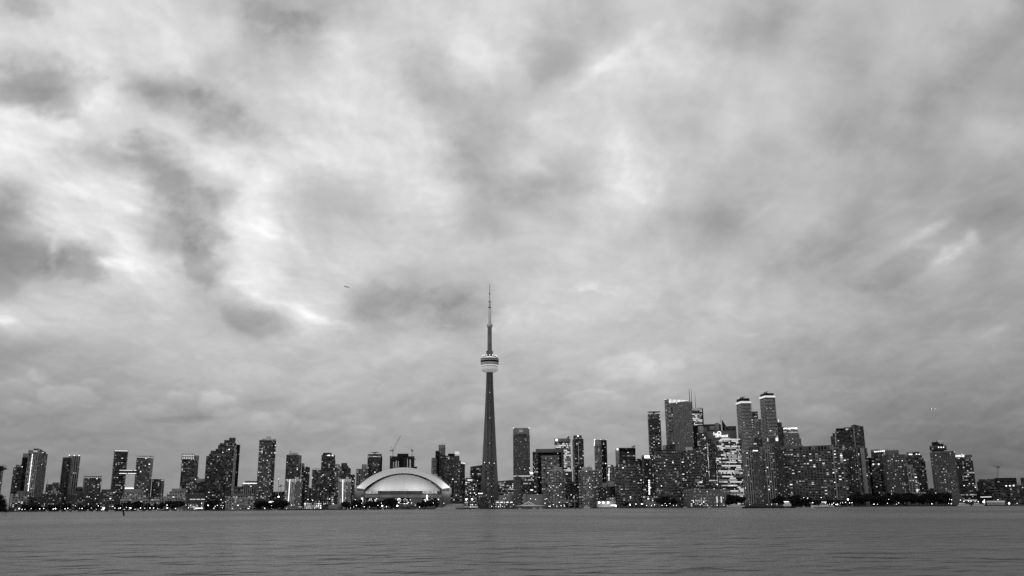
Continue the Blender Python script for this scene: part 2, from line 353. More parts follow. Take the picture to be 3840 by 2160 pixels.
def footprint(shape, W, uc, v0, c, dep):
    if shape == 'box' and (c < .03 or c > .97):
        return [(uc - W / 2, v0), (uc + W / 2, v0), (uc + W / 2, v0 + dep), (uc - W / 2, v0 + dep)]
    if shape == 'box':
        if c < .5: s_ = min(max(c * W / dep, .12), .8); co_ = math.sqrt(1 - s_ * s_)
        else: co_ = min(max((1 - c) * W / dep, .12), .8); s_ = math.sqrt(1 - co_ * co_)
        Lr, Ll = (1 - c) * W / co_, c * W / s_
        n = Vector((uc - W / 2 + c * W, v0)); r_ = n + Lr * Vector((co_, s_)); l_ = n + Ll * Vector((-s_, co_))
        return [tuple(n), tuple(r_), tuple(l_ + r_ - n), tuple(l_)]
    if shape == 'oct':
        k = min(W, dep) * .22; a, b = W / 2, dep
        return [(uc - a + k, v0), (uc + a - k, v0), (uc + a, v0 + k), (uc + a, v0 + b - k), (uc + a - k, v0 + b), (uc - a + k, v0 + b), (uc - a, v0 + b - k), (uc - a, v0 + k)]
    if shape == 'round':
        P_ = []; nn = 20
        for i in range(nn):
            t = 2 * math.pi * i / nn - math.pi / 2; e = .75
            x = math.copysign(abs(math.cos(t)) ** e, math.cos(t)); y = math.copysign(abs(math.sin(t)) ** e, math.sin(t))
            P_.append((uc + W / 2 * x, v0 + dep / 2 + dep / 2 * y))
        return P_
    if shape == 'bow':                       # curved front, flat back
        P_ = [(uc - W / 2, v0 + dep), (uc - W / 2, v0 + dep * .45)]
        for i in range(1, 12):
            t = i / 12; P_.append((uc - W / 2 + W * t, v0 + dep * .45 * (1 - math.sin(math.pi * t) ** .8)))
        return P_ + [(uc + W / 2, v0 + dep * .45), (uc + W / 2, v0 + dep)]
    raise ValueError(shape)

def facade(name, poly, z0, z1, style, parent, rng, tops=None, cap=None):
    fl, bay, sh, smat, pf, pmat, rec, pr = ST[style]
    cols = []
    n = len(poly)
    nrm = []
    for i in range(n):
        a, b = Vector(poly[i]), Vector(poly[(i + 1) % n]); d = (b - a).normalized(); nrm.append(Vector((d.y, -d.x)))
    for i in range(n):
        a, b = Vector(poly[i]), Vector(poly[(i + 1) % n]); ln = (b - a).length
        nb = 1 if pr is None else max(1, round(ln / bay)); m0 = (nrm[i - 1] + nrm[i])
        m0 = m0 / max(m0.dot(nrm[i]), .5)
        for k in range(nb):
            for kind, f0 in ((1, 0), (0, pf)):
                if kind == 1 and pf == 0: continue
                p = a.lerp(b, (k + f0) / nb); nn = m0 if (k == 0 and f0 == 0) else nrm[i]
                cols.append((p.x, p.y, nn.x, nn.y, kind, i, k, nb))
    if pr is None and pf == 0:
        cols = [(p[0], p[1], 0, 0, 1, i, 0, 1) for i, p in enumerate(poly)]
    m = len(cols); ca = np.array([c_[:4] for c_ in cols])
    kinds = np.array([c_[4] for c_ in cols])
    if pr is None:
        rings = [(z0, 0), (z1, 0)]; rk = ['slab']; nf = 1; h = z1 - z0
    else:
        nf = max(1, round((z1 - z0) / fl)); h = (z1 - z0) / nf; s_ = sh * h / fl
        rings, rk = [], []
        for i in range(nf):
            z = z0 + i * h
            if rec:
                rings += [(z, 0), (z + s_, 0), (z + s_, -rec), (z + h, -rec)]; rk += ['slab', 'slab', 'win', 'slab']
            else:
                rings += [(z, 0), (z + s_, 0)]; rk += ['slab', 'win']
        rings.append((z1, 0)) if not rec else rings.append((z1, 0))
    nrg = len(rings)
    V_ = np.zeros((nrg, m, 3)); 
    for k, (z, o) in enumerate(rings):
        V_[k, :, 0] = ca[:, 0] + ca[:, 2] * o; V_[k, :, 1] = ca[:, 1] + ca[:, 3] * o; V_[k, :, 2] = z
    if tops is not None:                      # sloping top edge: function of x -> z
        for j in range(m): V_[-1, j, 2] = tops(ca[j, 0])
    mats = [smat, pmat or smat] + WIN
    F = []; M = []
    for k in range(nrg - 1):
        a = k * m + np.arange(m); b = k * m + (np.arange(m) + 1) % m
        F.append(np.stack([a, b, b + m, a + m], 1))
        if rk[k] == 'slab': M.append(np.zeros(m, int))
        else:
            w = 2 + rng.choice(7, size=m, p=np.array(pr) / sum(pr)); w[kinds == 1] = 1
            if style in ('office', 'officed', 'bright', 'shop'):      # lit floors come in runs
                w[(w > 5) & (kinds == 0)] = 3
                pon = rng.beta(2.0, .8) if style == 'bright' else (rng.beta(.4, 1.2) * .8); on = False; lv = 7
                for j in range(m):
                    if rng.random() < .16: on = rng.random() < pon; lv = 2 + rng.choice([4, 5, 6, 7], p=[.1, .2, .3, .4] if style == 'bright' else [.35, .35, .25, .05])
                    if on and kinds[j] == 0: w[j] = lv if rng.random() < .85 else 6
            M.append(w)
    F = np.concatenate(F); M = np.concatenate(M)
    nq = len(F); me = bpy.data.meshes.new(name)
    nv = nrg * m
    me.vertices.add(nv); me.vertices.foreach_set('co', V_.reshape(-1))
    me.loops.add(nq * 4 + m); me.polygons.add(nq + 1)
    lv = np.concatenate([F.reshape(-1), (nrg - 1) * m + np.arange(m)])
    me.loops.foreach_set('vertex_index', lv.astype(np.int32))
    me.polygons.foreach_set('loop_start', np.concatenate([np.arange(nq) * 4, [nq * 4]]).astype(np.int32))
    for q in mats: me.materials.append(MATS[q])
    if cap: me.materials.append(MATS[cap])
    me.update(calc_edges=True)
    me.polygons.foreach_set('material_index', np.concatenate([M, [len(mats) if cap else 0]]).astype(np.int32))
    me.update()
    o = bpy.data.objects.new(name, me); C.objects.link(o); o.parent = parent
    return o, cols, nf, h, nrm

UNITW = {}
def lit_window(parent, x, y, z, w, h, ang, m, name='window'):
    if m not in UNITW:
        v, f = box_vf(-.5, .5, -.12, .12, -.5, .5); me = bpy.data.meshes.new('window'); me.from_pydata(v, [], f); me.materials.append(MATS[m]); me.update(); UNITW[m] = me
    o = bpy.data.objects.new(name, UNITW[m]); C.objects.link(o); o.parent = parent
    o.location = (x, y, z); o.rotation_euler = (0, 0, ang); o.scale = (w, 1, h)
    return o

SEED = [7]
def tower(label, D, masses, lit=0, name='apartment_tower', cat='tower', yb=None, group=None):
    """masses: (part name, xl, xr, y_top, style, {shape, c, dep, v, yb, slope})  all in photograph pixels on the plane the tower stands in"""
    xs = [m[1] for m in masses] + [m[2] for m in masses]
    F = Frame(name, label, cat, D, (min(xs) + max(xs)) / 2, group)
    SEED[0] += 1; rng = np.random.default_rng(SEED[0])
    cells = []
    for ms in masses:
        pn, xl, xr, yt, st = ms[:5]; k = dict(ms[5]) if len(ms) > 5 else {}
        v = k.get('v', 0); ul, zl = F.P(xl, yt, v); ur, zr = F.P(xr, yt, v); W = ur - ul; zt = (zl + zr) / 2
        z0 = F.P((xl + xr) / 2, k['yb'], v)[1] if 'yb' in k else 0.0
        dep = k.get('dep', min(34, max(16, W * .8))); c = k.get('c', 0); shp = k.get('shape', 'box')
        poly = footprint(shp, W, (ul + ur) / 2, v, c, dep)
        tops = None
        if 'slope' in k:                      # y_top at xl and at xr, or a list of points
            pts = [F.P(a, b, v) for a, b in k['slope']]
            tops = lambda x, pts=pts: float(np.interp(x, [p[0] for p in pts], [p[1] for p in pts]))
        o, cols, nf, h, nrm = facade(pn, poly, z0, zt, st, F.o, rng, tops, k.get('cap'))
        F.masses.append((poly, z0, zt))
        if ST[st][7] is not None and not k.get('nolit'):
            for cc in cols:
                if cc[4] == 0 and nrm[cc[5]].y < -.15:
                    bw = (Vector(poly[(cc[5] + 1) % len(poly)]) - Vector(poly[cc[5]])).length / cc[7]
                    for fi in range(nf): cells.append((cc, bw, z0 + fi * h, h, ST[st], nrm[cc[5]], -nrm[cc[5]].y))
    if lit and cells:
        lit = max(1, round(lit * 1.0))
        w = np.array([c_[6] * c_[1] for c_ in cells]); w /= w.sum()
        for i in rng.choice(len(cells), size=min(lit, len(cells)), replace=False, p=w):
            cc, bw, z, h, st, nr, _ = cells[i]
            ww = bw * (1 - st[4]) * rng.uniform(.4, .85); hh = (h - st[2]) * rng.uniform(.5, .85)
            d = Vector((-nr.y, nr.x)); q = Vector((cc[0], cc[1])) + d * (bw * (1 - st[4]) / 2) + nr * (.10 - st[6] * .9)
            lit_window(F.o, q.x, q.y, z + st[2] + (h - st[2]) / 2, ww, hh, math.atan2(d.y, d.x), rng.choice(['lamp_bright', 'lamp_mid', 'lamp_soft'], p=[.10, .32, .58]))
    return F
def strip(F, xl, xr, yt, yb, m='lamp_mid', v=-.4, name='light_strip', th=.5):
    a = F.P(xl, yt, v); b = F.P(xr, yb, v)
    return MB().box(a[0], b[0], v - th, v, b[1], a[1]).build(name, m, F.o)
def panel(F, xl, xr, yt, yb, m, v=-.3, name='panel', th=.6): return strip(F, xl, xr, yt, yb, m, v, name, th)
def mast(F, x, y0, y1, r=.5, v=8, name='antenna', m='steel_dark', r2=None):
    a = F.P(x, y0, v); b = F.P(x, y1, v)
    return MB().bar((a[0], v, a[1] - 1), (a[0], v, b[1]), r, 6, r2 if r2 else r * .5).build(name, m, F.o)
def dots(F, x0, y0, x1, y1, n, size=1.3, m='lamp_bright', v=-.5, name='light'):
    for i in range(n):
        t = i / max(1, n - 1); p = F.P(x0 + (x1 - x0) * t, y0 + (y1 - y0) * t, v)
        lit_window(F.o, p[0], v, p[1], size * 1.2, size, 0, m, name)
def text(F, body, xl, xr, yb, m, v=-.8, name='lettering', size=None, height=None):
    a = F.P(xl, yb, v); b = F.P(xr, yb, v)
    cu = bpy.data.curves.new('lettering', 'FONT'); cu.body = body; cu.size = 1; cu.extrude = .03; cu.materials.append(MATS[m]); cu.offset = .012
    o = bpy.data.objects.new(name, cu); C.objects.link(o); bpy.context.view_layer.update()
    w = max(o.dimensions.x, .01); s = (b[0] - a[0]) / w
    me = bpy.data.meshes.new_from_object(o); bpy.data.objects.remove(o); me.materials.clear(); me.materials.append(MATS[m]); o = bpy.data.objects.new(name, me); C.objects.link(o)
    o.scale = (s, s if height is None else height, 3); o.parent = F.o; o.location = (a[0], v, a[1]); o.rotation_euler = (R(90), 0, 0)
    return o

# ------------------------------------------------------------------ water and land
SH = 1750.0
wm = bpy.data.materials.new('lake_water'); wm.use_nodes = True; MATS['lake_water'] = wm
t = wm.node_tree; b = t.nodes['Principled BSDF']
b.inputs['Base Color'].default_value = (.022, .022, .022, 1);  b.inputs['IOR'].default_value = 1.333
def wn(scale, sc, det, off):
    o = t.nodes.new('ShaderNodeNewGeometry'); m = t.nodes.new('ShaderNodeMapping'); t.links.new(o.outputs['Position'], m.inputs[0])
    m.inputs['Scale'].default_value = sc; m.inputs['Location'].default_value = off; m.inputs['Rotation'].default_value = (0, 0, R(7))
    n = t.nodes.new('ShaderNodeTexNoise'); n.inputs['Scale'].default_value = scale; n.inputs['Detail'].default_value = det; n.inputs['Roughness'].default_value = .55
    t.links.new(m.outputs[0], n.inputs['Vector']); return n.outputs['Fac']
a1 = wn(2.4, (.7, 1, 1), 3, (0, 0, 0)); a2 = wn(.42, (.9, 1, 1), 2, (4, 2, 0)); a3 = wn(.16, (.9, 1, 1), 2, (8, 1, 0)); pw_ = wn(.022, (.5, .35, 1), 5, (3, 3, 0))
mr_ = t.nodes.new('ShaderNodeMapRange'); t.links.new(pw_, mr_.inputs[0]); mr_.inputs['From Min'].default_value = .35; mr_.inputs['From Max'].default_value = .65; mr_.inputs['To Min'].default_value = .22; mr_.inputs['To Max'].default_value = .42; t.links.new(mr_.outputs[0], b.inputs['Roughness'])
bp = None
for src, dist, stg in ((a3, 1.3, 1.0), (a2, 1.25, 1.0), (a1, .15, 1.0)):
    q = t.nodes.new('ShaderNodeBump'); q.inputs['Distance'].default_value = dist; q.inputs['Strength'].default_value = stg
    t.links.new(src, q.inputs['Height'])
    if bp: t.links.new(bp.outputs[0], q.inputs['Normal'])
    bp = q
t.links.new(bp.outputs[0], b.inputs['Normal'])
# the sheet of water: real low waves near the camera, flat further off
gx = np.concatenate([[-9000, -3000], np.linspace(-1500, 1500, 61), [3000, 9000]])
gy = np.concatenate([[-3000, -200, 0, 12], np.arange(20, 70, .3), np.geomspace(70, 1749.5, 90)])
nx = 161
rowsY = gy
V_ = []
for y in rowsY:
    half = 9000 if y < 15 else y * .75 + 6
    xsx = np.linspace(-half, half, nx)
    amp = 0 if y < 15 or y > 120 else .006
    for x in xsx:
        z = amp * (math.sin(y * 1.9 + x * .35 + 2 * math.sin(x * .11)) + .7 * math.sin(y * .83 - x * .22 + math.sin(x * .3 + y * .2)) + .6 * math.sin(y * 3.1 + x * .9))
        V_.append((x, y, z))
Fq = [(r_ * nx + i, r_ * nx + i + 1, (r_ + 1) * nx + i + 1, (r_ + 1) * nx + i) for r_ in range(len(rowsY) - 1) for i in range(nx - 1)]
tag(mesh_obj('water', V_, Fq, ['lake_water'], smooth=True), kind='structure')
wl = [mesh_obj('water', [(s * (1320 * 1 + 0), 1749.5, 0), (s * 9000, 1749.5, 0), (s * 9000, 15, 0), (s * 17, 15, 0)][::s], [(0, 1, 2, 3)], ['lake_water']) for s in (1, -1)]
for o in wl: tag(o, kind='structure'); o.location.z = -.05
tag(mesh_obj('ground', [(-30000, SH, GZ), (30000, SH, GZ), (30000, 40000, GZ), (-30000, 40000, GZ)], [(0, 1, 2, 3)], ['soil']), kind='structure')
tag(MB().box(-9000, 9000, SH - 1.2, SH - .01, -2, GZ + .25).build('quay_wall', 'quay'), 'low dark stone quay wall running along the whole waterfront', 'quay wall')

# ------------------------------------------------------------------ the tall needle tower
F = Frame('needle_tower', 'very tall concrete needle tower with round pod and white antenna mast', 'tower', 2120, 1836)
def zz_(y): return F.P(1836, y)[1]
mpp = (F.P(1846, 1400)[0] - F.P(1836, 1400)[0]) / 10          # metres per photograph pixel on this plane
def shaft_section(w, core):                                      # three legs round a hexagonal core; w: half width across the two side legs
    L_ = w / math.cos(R(30)) if False else w
    pts = []
    for a in (0, 180, 90):                                       # side legs and the leg away from the lake
        pass
    h = 3.2
    return [(-core, -7.0), (core, -7.0), (core + 1.0, -4.0), (L_, -h * .2), (L_, h * 1.2), (core + 1.0, 6.0), (4.2, 9.5), (3.2, w * .9), (-3.2, w * .9), (-4.2, 9.5),
            (-core - 1.0, 6.0), (-L_, h * 1.2), (-L_, -h * .2), (-core - 1.0, -4.0)]
prof = [(1905, 37.5), (1890, 36.3), (1847, 33.0), (1792, 29.8), (1738, 26.9), (1670, 23.7), (1605, 20.6), (1520, 16.8), (1440, 13.4), (1392, 12.4)]
vs, fs = [], []
for y, hw in prof:
    w = hw * mpp; core = min(6.2, w * .62)
    for p in shaft_section(w, core): vs.append((p[0], p[1], zz_(y) if y < 1905 else 0))
n = 14
for k in range(len(prof) - 1):
    for i in range(n): j = (i + 1) % n; fs.append((k * n + i, k * n + j, (k + 1) * n + j, (k + 1) * n + i))
fs.append(tuple((len(prof) - 1) * n + i for i in range(n)))
mesh_obj('shaft', vs, fs, ['tower_concrete'], F.o)
el_ = MB().box(-2.6, 2.6, -8.6, -7.0, zz_(1729), zz_(1397)).build('lift_shaft', 'concrete_grey', F.o)
for s in (-1, 1):
    g = MB().box(s * 4.4 - .55, s * 4.4 + .55, -7.5, -7.0, zz_(1738), zz_(1397)).build('lift_track', 'glass_black', F.o)
    for k in range(46):
        z = zz_(1736) + (zz_(1399) - zz_(1736)) * k / 45
        lit_window(g, s * 4.4, -7.6, z, .55, 1.0, 0, 'glow_dim' if (k * 7 + s) % 9 else 'lamp_soft', 'window')
for y in (1473, 1568, 1663): lit_window(F.o, .3, -8.9, zz_(y), 1.3, 1.3, 0, 'lamp_mid', 'warning_light')
def rz(pr): return [(r_ * mpp, zz_(y)) for r_, y in pr]
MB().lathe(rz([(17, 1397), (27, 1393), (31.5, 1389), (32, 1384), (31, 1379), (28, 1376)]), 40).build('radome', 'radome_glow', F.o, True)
MB().lathe(rz([(27, 1378), (31, 1374), (33, 1371), (33.8, 1366), (34, 1360)]), 40).build('lower_deck', 'concrete_white', F.o)
MB().lathe(rz([(31.6, 1374.0), (33.3, 1371.4)]), 40).build('light_ring', 'lamp_mid', F.o)
MB().lathe(rz([(34, 1360.2), (34.6, 1355), (34.6, 1353.5)]), 40).build('observation_window', 'glass_black', F.o)
MB().lathe(rz([(34.8, 1353.7), (34.8, 1350.5)]), 40).build('deck_rim', 'concrete_white', F.o)
MB().lathe(rz([(34.2, 1350.6), (34.0, 1347)]), 40).build('observation_window', 'glass_dark', F.o)
MB().lathe(rz([(34.6, 1347.2), (34.4, 1345), (33.5, 1344)]), 40).build('deck_rim', 'concrete_white', F.o)
MB().lathe(rz([(25, 1345), (25, 1341)]), 40).build('light_ring', 'lamp_bright', F.o)
MB().lathe(rz([(25.5, 1341.2), (26, 1337), (24.5, 1336)]), 40).build('upper_deck', 'concrete_pale', F.o)
for k in range(14):
    a = 2 * math.pi * (k + .5) / 14; rr = 25.6 * mpp
    MB().lathe([(.1, -.9), (.9, -.5), (.9, .5), (.1, .9)], 8).build('deck_lamp', 'lamp_bright' , F.o, True).location = (rr * math.cos(a), rr * math.sin(a), zz_(1335))
MB().lathe(rz([(10.5, 1337), (10.5, 1320), (9.0, 1318), (8.4, 1316)]), 6).build('upper_shaft', 'concrete_mid', F.o)
for s in (-1, 1): MB().box(s * 8.3 * mpp, s * 13 * mpp, -4, 4, zz_(1326), zz_(1316)).build('equipment_box', 'concrete_pale', F.o)
MB().lathe(rz([(8.4, 1316.2), (8.2, 1290), (7.8, 1228)]), 6).build('upper_shaft', 'concrete_mid', F.o)
MB().lathe(rz([(8, 1228.2), (11, 1225), (11.3, 1219), (10.4, 1217)]), 24).build('sky_pod', 'concrete_white', F.o)
MB().lathe(rz([(10.6, 1217.2), (7, 1213), (6.0, 1209), (5.8, 1156)]), 16).build('antenna_base', 'boat_white', F.o, True)
MB().lathe(rz([(5.8, 1156.3), (5.8, 1153), (4.2, 1152)]), 16).build('antenna_collar', 'concrete_black', F.o)
MB().lathe(rz([(4.3, 1152.2), (4.2, 1133)]), 16).build('antenna_section', 'boat_white', F.o)
MB().lathe(rz([(4.2, 1133.3), (4.0, 1131), (2, 1129)]), 16).build('antenna_collar', 'concrete_black', F.o)
MB().lathe(rz([(2.1, 1129.2), (1.9, 1104)]), 10).build('antenna_section', 'boat_white', F.o)
MB().lathe(rz([(2.2, 1104.2), (2.2, 1099.5)]), 10).build('antenna_collar', 'concrete_black', F.o)
MB().lathe(rz([(1.9, 1099.7), (1.7, 1079)]), 10).build('antenna_section', 'boat_white', F.o)
MB().lathe(rz([(1.9, 1079.2), (1.9, 1067), (.4, 1065)]), 10).build('antenna_tip', 'boat_white', F.o)

# ------------------------------------------------------------------ the domed stadium
F = Frame('domed_stadium', 'wide domed stadium with pale arched roof and long sign band', 'stadium', 1990, 1510)
def arc(xl, xr, yb, ya, v, nseg=40):
    """outline of the roof arch on the plane at depth v: a flat arc through both feet and the apex"""
    (ul, zl), (ur, zr), (_, za) = F.P(xl, yb, v), F.P(xr, yb, v), F.P((xl + xr) / 2, ya, v)
    zb = (zl + zr) / 2; h = za - zb; w = (ur - ul) / 2; rr = (w * w + h * h) / (2 * h); cz = za - rr; th = math.asin(min(1, w / rr)); uc = (ul + ur) / 2
    return [(uc + rr * math.sin(-th + 2 * th * i / nseg), v, cz + rr * math.cos(-th + 2 * th * i / nseg)) for i in range(nseg + 1)]
o1 = arc(1336, 1688, 1829, 1760.5, -8); i1 = arc(1366, 1658, 1834, 1774.8, -6)
o2 = arc(1334, 1690, 1829, 1753.0, 22); o3 = [(p[0] * .97, p[1] + 85, p[2] - 14) for p in o2]
m_ = 41
mesh_obj('arch_face', i1 + o1, [(i, i + 1, m_ + i + 1, m_ + i) for i in range(40)], ['roof_white'], F.o, smooth=True)
mesh_obj('arch_roof', o1 + o2 + o3, [(a * m_ + i, a * m_ + i + 1, (a + 1) * m_ + i + 1, (a + 1) * m_ + i) for a in (0, 1) for i in range(40)], ['roof_white'], F.o, smooth=True)
und = [(p[0], p[1] + 11, p[2] + .3) for p in i1]
mesh_obj('arch_soffit', i1 + und, [(m_ + i, m_ + i + 1, i + 1, i) for i in range(40)], ['concrete_pale'], F.o)
# inner shell: a quarter of a flattened dome that comes forward to the sign band
vb = -8
ib = arc(1370, 1654, 1842, 1776.0, 4)
uL, zL = F.P(1371, 1842, 4); uR, zR = F.P(1653, 1842, 4); uc = (uL + uR) / 2; wA = (uR - uL) / 2
vs, fs = [], []
K = 22
for k in range(K + 1):
    ph = k / K * math.pi / 2
    for p in ib:
        hgt = (p[2] - zL)
        u = uc + (p[0] - uc) * (1 - .02 * math.sin(ph)); vs.append((u, 4 - math.sin(ph) ** 1.0 * 40 * math.sqrt(max(0, 1 - ((p[0] - uc) / wA) ** 2)) , zL - 1.5 + hgt * math.cos(ph) ** .95 if k < K else zL - 1.5))
for k in range(K):
    for i in range(40): fs.append(((k + 1) * m_ + i, (k + 1) * m_ + i + 1, k * m_ + i + 1, k * m_ + i))
dome = mesh_obj('dome', vs, fs, ['roof_white'], F.o, smooth=True)
for q in range(4, 38, 4):                                        # seams between the roof panels
    mb = MB()
    for k in range(1, K):
        a = Vector(vs[k * m_ + q]); b_ = Vector(vs[(k + 1) * m_ + q]); mb.bar(a, b_, .12, 3)
    mb.build('seam', 'concrete_mid', dome)
# walls
def wallpart(name, xl, xr, yt, yb, v, m, dep=6, par=None):
    a = F.P(xl, yt, v); b_ = F.P(xr, yb, v); zb = b_[1] if yb < 1900 else 0
    return MB().box(a[0], b_[0], v, v + dep, zb, a[1]).build(name, m, F.o if par is None else par)
ring = []
for yy, name, m, push in ((1842.0, 'sign_band', 'concrete_grey', 0), (1854.5, 'concourse_wall', 'concrete_pale', .7), (1865.5, 'bay_wall', 'concrete_dark', -1.0)):
    pass
def curve_wall(name, yt, yb, push, m, x0=1367, x1=1657, dv=64):
    vs, fs = [], []; nn = 24
    for e, y in ((0, yb), (1, yt)):
        for i in range(nn + 1):
            t_ = max(0, min(1, (i - 1) / (nn - 2))); px = x0 + (x1 - x0) * t_
            v = 3 if i in (0, nn) else -50 - 12 * math.sin(math.pi * t_) - push; u, z = F.P(px, y, v if v < 0 else -50); vs.append((u, v, max(z, 0) if y < 1900 else 0))
    for i in range(nn): fs.append((i, i + 1, nn + 2 + i, nn + 1 + i))
    k = len(vs); vs2 = [(a, b_ + 4, c_) for a, b_, c_ in vs]; 
    fs += [(nn + 1 + i, nn + 2 + i, k + nn + 2 + i, k + nn + 1 + i) for i in range(nn)] + [(k + i + 1, k + i, k + nn + 1 + i, k + nn + 2 + i) for i in range(nn)]
    return mesh_obj(name, vs + vs2, fs, [m], F.o)
curve_wall('sign_band', 1841, 1855, 0, 'concrete_grey'); curve_wall('concourse_wall', 1854.8, 1866, .8, 'concrete_pale'); curve_wall('lower_wall', 1866, 1905, -.6, 'concrete_mid')
FD = -62
def band_v(t): return -50 - 12 * math.sin(math.pi * t)
def front_u(px, y): return F.P(px, y, 3)[0]
rng_s = np.random.default_rng(3)
for xa, xb in ((1374, 1402), (1403, 1419), (1465, 1488), (1489, 1511), (1512, 1535), (1585, 1607), (1608, 1623), (1628, 1648)):
    tt = ((xa + xb) / 2 - 1367) / 290; v = band_v(tt) - .9
    a, b_ = F.P(xa, 1867, v)[0], F.P(xb, 1867, v)[0]; zt, zb = F.P(xa, 1867.5, v)[1], F.P(xa, 1891, v)[1]
    bay = MB().box(a, b_, v, v + 2, zb, zt).build('bay_window', 'glass_black', F.o)
    for k in range(int((b_ - a) * .9)):
        lit_window(bay, rng_s.uniform(a + 1, b_ - 1), v - .3, zb + (zt - zb) * rng_s.choice([.1, .3, .5, .7, .88]), rng_s.uniform(1.5, 3.5), rng_s.uniform(1.0, 1.8), 0, rng_s.choice(['lamp_bright', 'lamp_mid', 'lamp_soft'], p=[.25, .4, .35]))
for k in range(5): lit_window(F.o, F.P(1358, 1868 + k * 4.5, -2)[0], -2.4, F.P(1358, 1868 + k * 4.5, -2)[1], 4, 1.6, 0, 'lamp_bright')
for xl, xr, s in ((1325, 1368, -1), (1656, 1693, 1)):
    a, b_ = F.P(xl, 1829, -2), F.P(xr, 1829, -2); zt = a[1]
    zs = F.P(xl, 1838, -2)[1]
    if s < 0: vsw = [(a[0], zt), (a[0], 0), (b_[0], 0), (b_[0], zs), (a[0] + 9, zs), (a[0] + 5, zt)]
    else: vsw = [(a[0], zs), (a[0], 0), (b_[0], 0), (b_[0], zt), (b_[0] - 5, zt), (b_[0] - 9, zs)]
    k = len(vsw); mesh_obj('corner_pier', [(x, -2, z) for x, z in vsw] + [(x, 60, z) for x, z in vsw],
        [tuple(range(k))] + [tuple(k + i for i in range(k))[::-1]] + [((i + 1) % k, i, k + i, k + (i + 1) % k) for i in range(k)], ['concrete_mid'], F.o)
    wallpart('roof_track', *((1341, 1370) if s < 0 else (1655, 1684)), 1831, 1842, -3.2, 'concrete_dark', 1)
for xa, xb, yb_, hh in ((1371.5, 1418, 1851, 7), (1585, 1640, 1850.5, 7.5)):
    va, vb_ = band_v((xa - 1367) / 290) - .8, band_v((xb - 1367) / 290) - .8
    o = text(F, 'ROGERS CENTRE', xa, xb, yb_, 'lamp_mid', va, height=hh); w_ = F.P(xb, yb_, va)[0] - F.P(xa, yb_, va)[0]; o.rotation_euler = (R(90), 0, math.atan2(vb_ - va, w_))
lit_window(F.o, F.P(1601.5, 1864, -64)[0], -66, F.P(1601.5, 1864, -64)[1], 3.0, 9, 0, 'lamp_bright', 'lit_banner')
# the floodlights at the foot of the roof
for px, pw in ((1392, .8), (1416, 1.1), (1445, .7), (1475, .6), (1505, .6), (1545, 1.0), (1576, .9), (1605, .6), (1632, .8), (1678, 1.6), (1344, .8)):
    l = bpy.data.lights.new('floodlight', 'SPOT'); l.energy = 15000 * pw; l.spot_size = R(150); l.spot_blend = 1; l.shadow_soft_size = 1.0
    o = bpy.data.objects.new('floodlight', l); C.objects.link(o); o.parent = F.o
    u, z = F.P(px, 1840, -20); vv = -14 if px > 1660 or px < 1360 else band_v((px - 1367) / 290) + 11
    o.location = (u, vv - 12, z + 1.5); d = Vector((0, 20, 12)); o.rotation_euler = d.to_track_quat('-Z', 'Y').to_euler()
COL = dict
# ------------------------------------------------------------------ towers, west to east
T = tower
T('dark apartment tower at the western edge, half hidden by the near tree', 2000, [('wall', -34, 14, 1760, 'dark', dict(c=.8))], 12)
T('dark stepped tower with ribbed balconies west of a black slab', 1990, [('wall', 49, 88, 1752, 'balcd', dict(c=.4)), ('penthouse', 59, 82, 1742, 'vert', dict(v=4, dep=14, yb=1754))], 12)
T('narrow black slab with pale cap beside the slanted-crown tower', 2040, [('wall', 84, 112, 1715, 'black', {}), ('penthouse', 87, 109, 1700, 'pm', dict(v=2, dep=14, yb=1716))], 4)
F = T('pale grey tower with slanted lit crown and a bright column of lights', 1930, [('wall', 107, 180, 1699, 'lattice', dict(c=.58)), ('wall_fin', 107, 125, 1688, 'pm', dict(v=3, dep=15, yb=1702)),
   ('crown', 125, 173, 1690, 'glassl', dict(v=4, dep=18, yb=1700, slope=[(125, 1682), (148, 1682), (173, 1698)]))], 26)
dots(F, 122, 1704, 105.5, 1840, 27, 1.7, v=-2); lit_window(F.o, F.P(132, 1692, 3)[0], 3.4, F.P(132, 1692, 3)[1], 9, 4, 0, 'lamp_soft', 'lit_crown')
F = T('dark mid-rise with pale maze pattern beside the slanted-crown tower', 1900, [('wall', 173, 229, 1816, 'brick', {}), ('penthouse', 197, 222, 1809, 'pg', dict(v=5, dep=12, yb=1818))], 6)
for q in range(22):
    r_ = random.Random(q); x = r_.uniform(188, 222); y = r_.uniform(1820, 1848); hz = r_.random() < .5
    panel(F, x, x + (7 if hz else 1.3), y, y + (1.3 if hz else 8), 'concrete_white', -.4, 'facade_strip', .3)
mast(F, 177, 1818, 1796)
F = T('twin slab tower, one side black, one side white lattice, lamps on roof', 1950, [('wall', 234, 260, 1715, 'balcd', dict(c=.1)), ('lattice_wall', 258, 302, 1709, 'lattice', dict(c=.45, v=-3))], 12)
dots(F, 260, 1707, 297, 1708, 3, 1.6, name='roof_lamp')
F = T('short square tower with brightly lit top floors, west of the sky bridge', 1930, [('wall', 313, 383, 1787, 'mid', dict(c=.1)), ('roof', 313.5, 383.5, 1785, 'pg', dict(v=-1, yb=1787.3))], 34)
dots(F, 316, 1790, 380, 1790, 10, 2.2, 'lamp_soft', name='window')
F = T('low flat building between lattice tower and lit square tower', 1990, [('wall', 284, 312, 1829, 'dark', {}), ('penthouse', 288, 309, 1825, 'pm', dict(v=4, dep=10, yb=1830))], 3)
FB1 = T('rounded tower with glowing crown at the western end of the sky bridge', 1900, [('wall', 427, 482, 1694, 'balcd', dict(shape='round', dep=30)), ('crown', 427, 482, 1687, 'glass', dict(shape='round', dep=30, yb=1694.5))], 26)
strip(FB1, 431, 479, 1688, 1692.5, 'lamp_mid', -.5, 'crown_light')
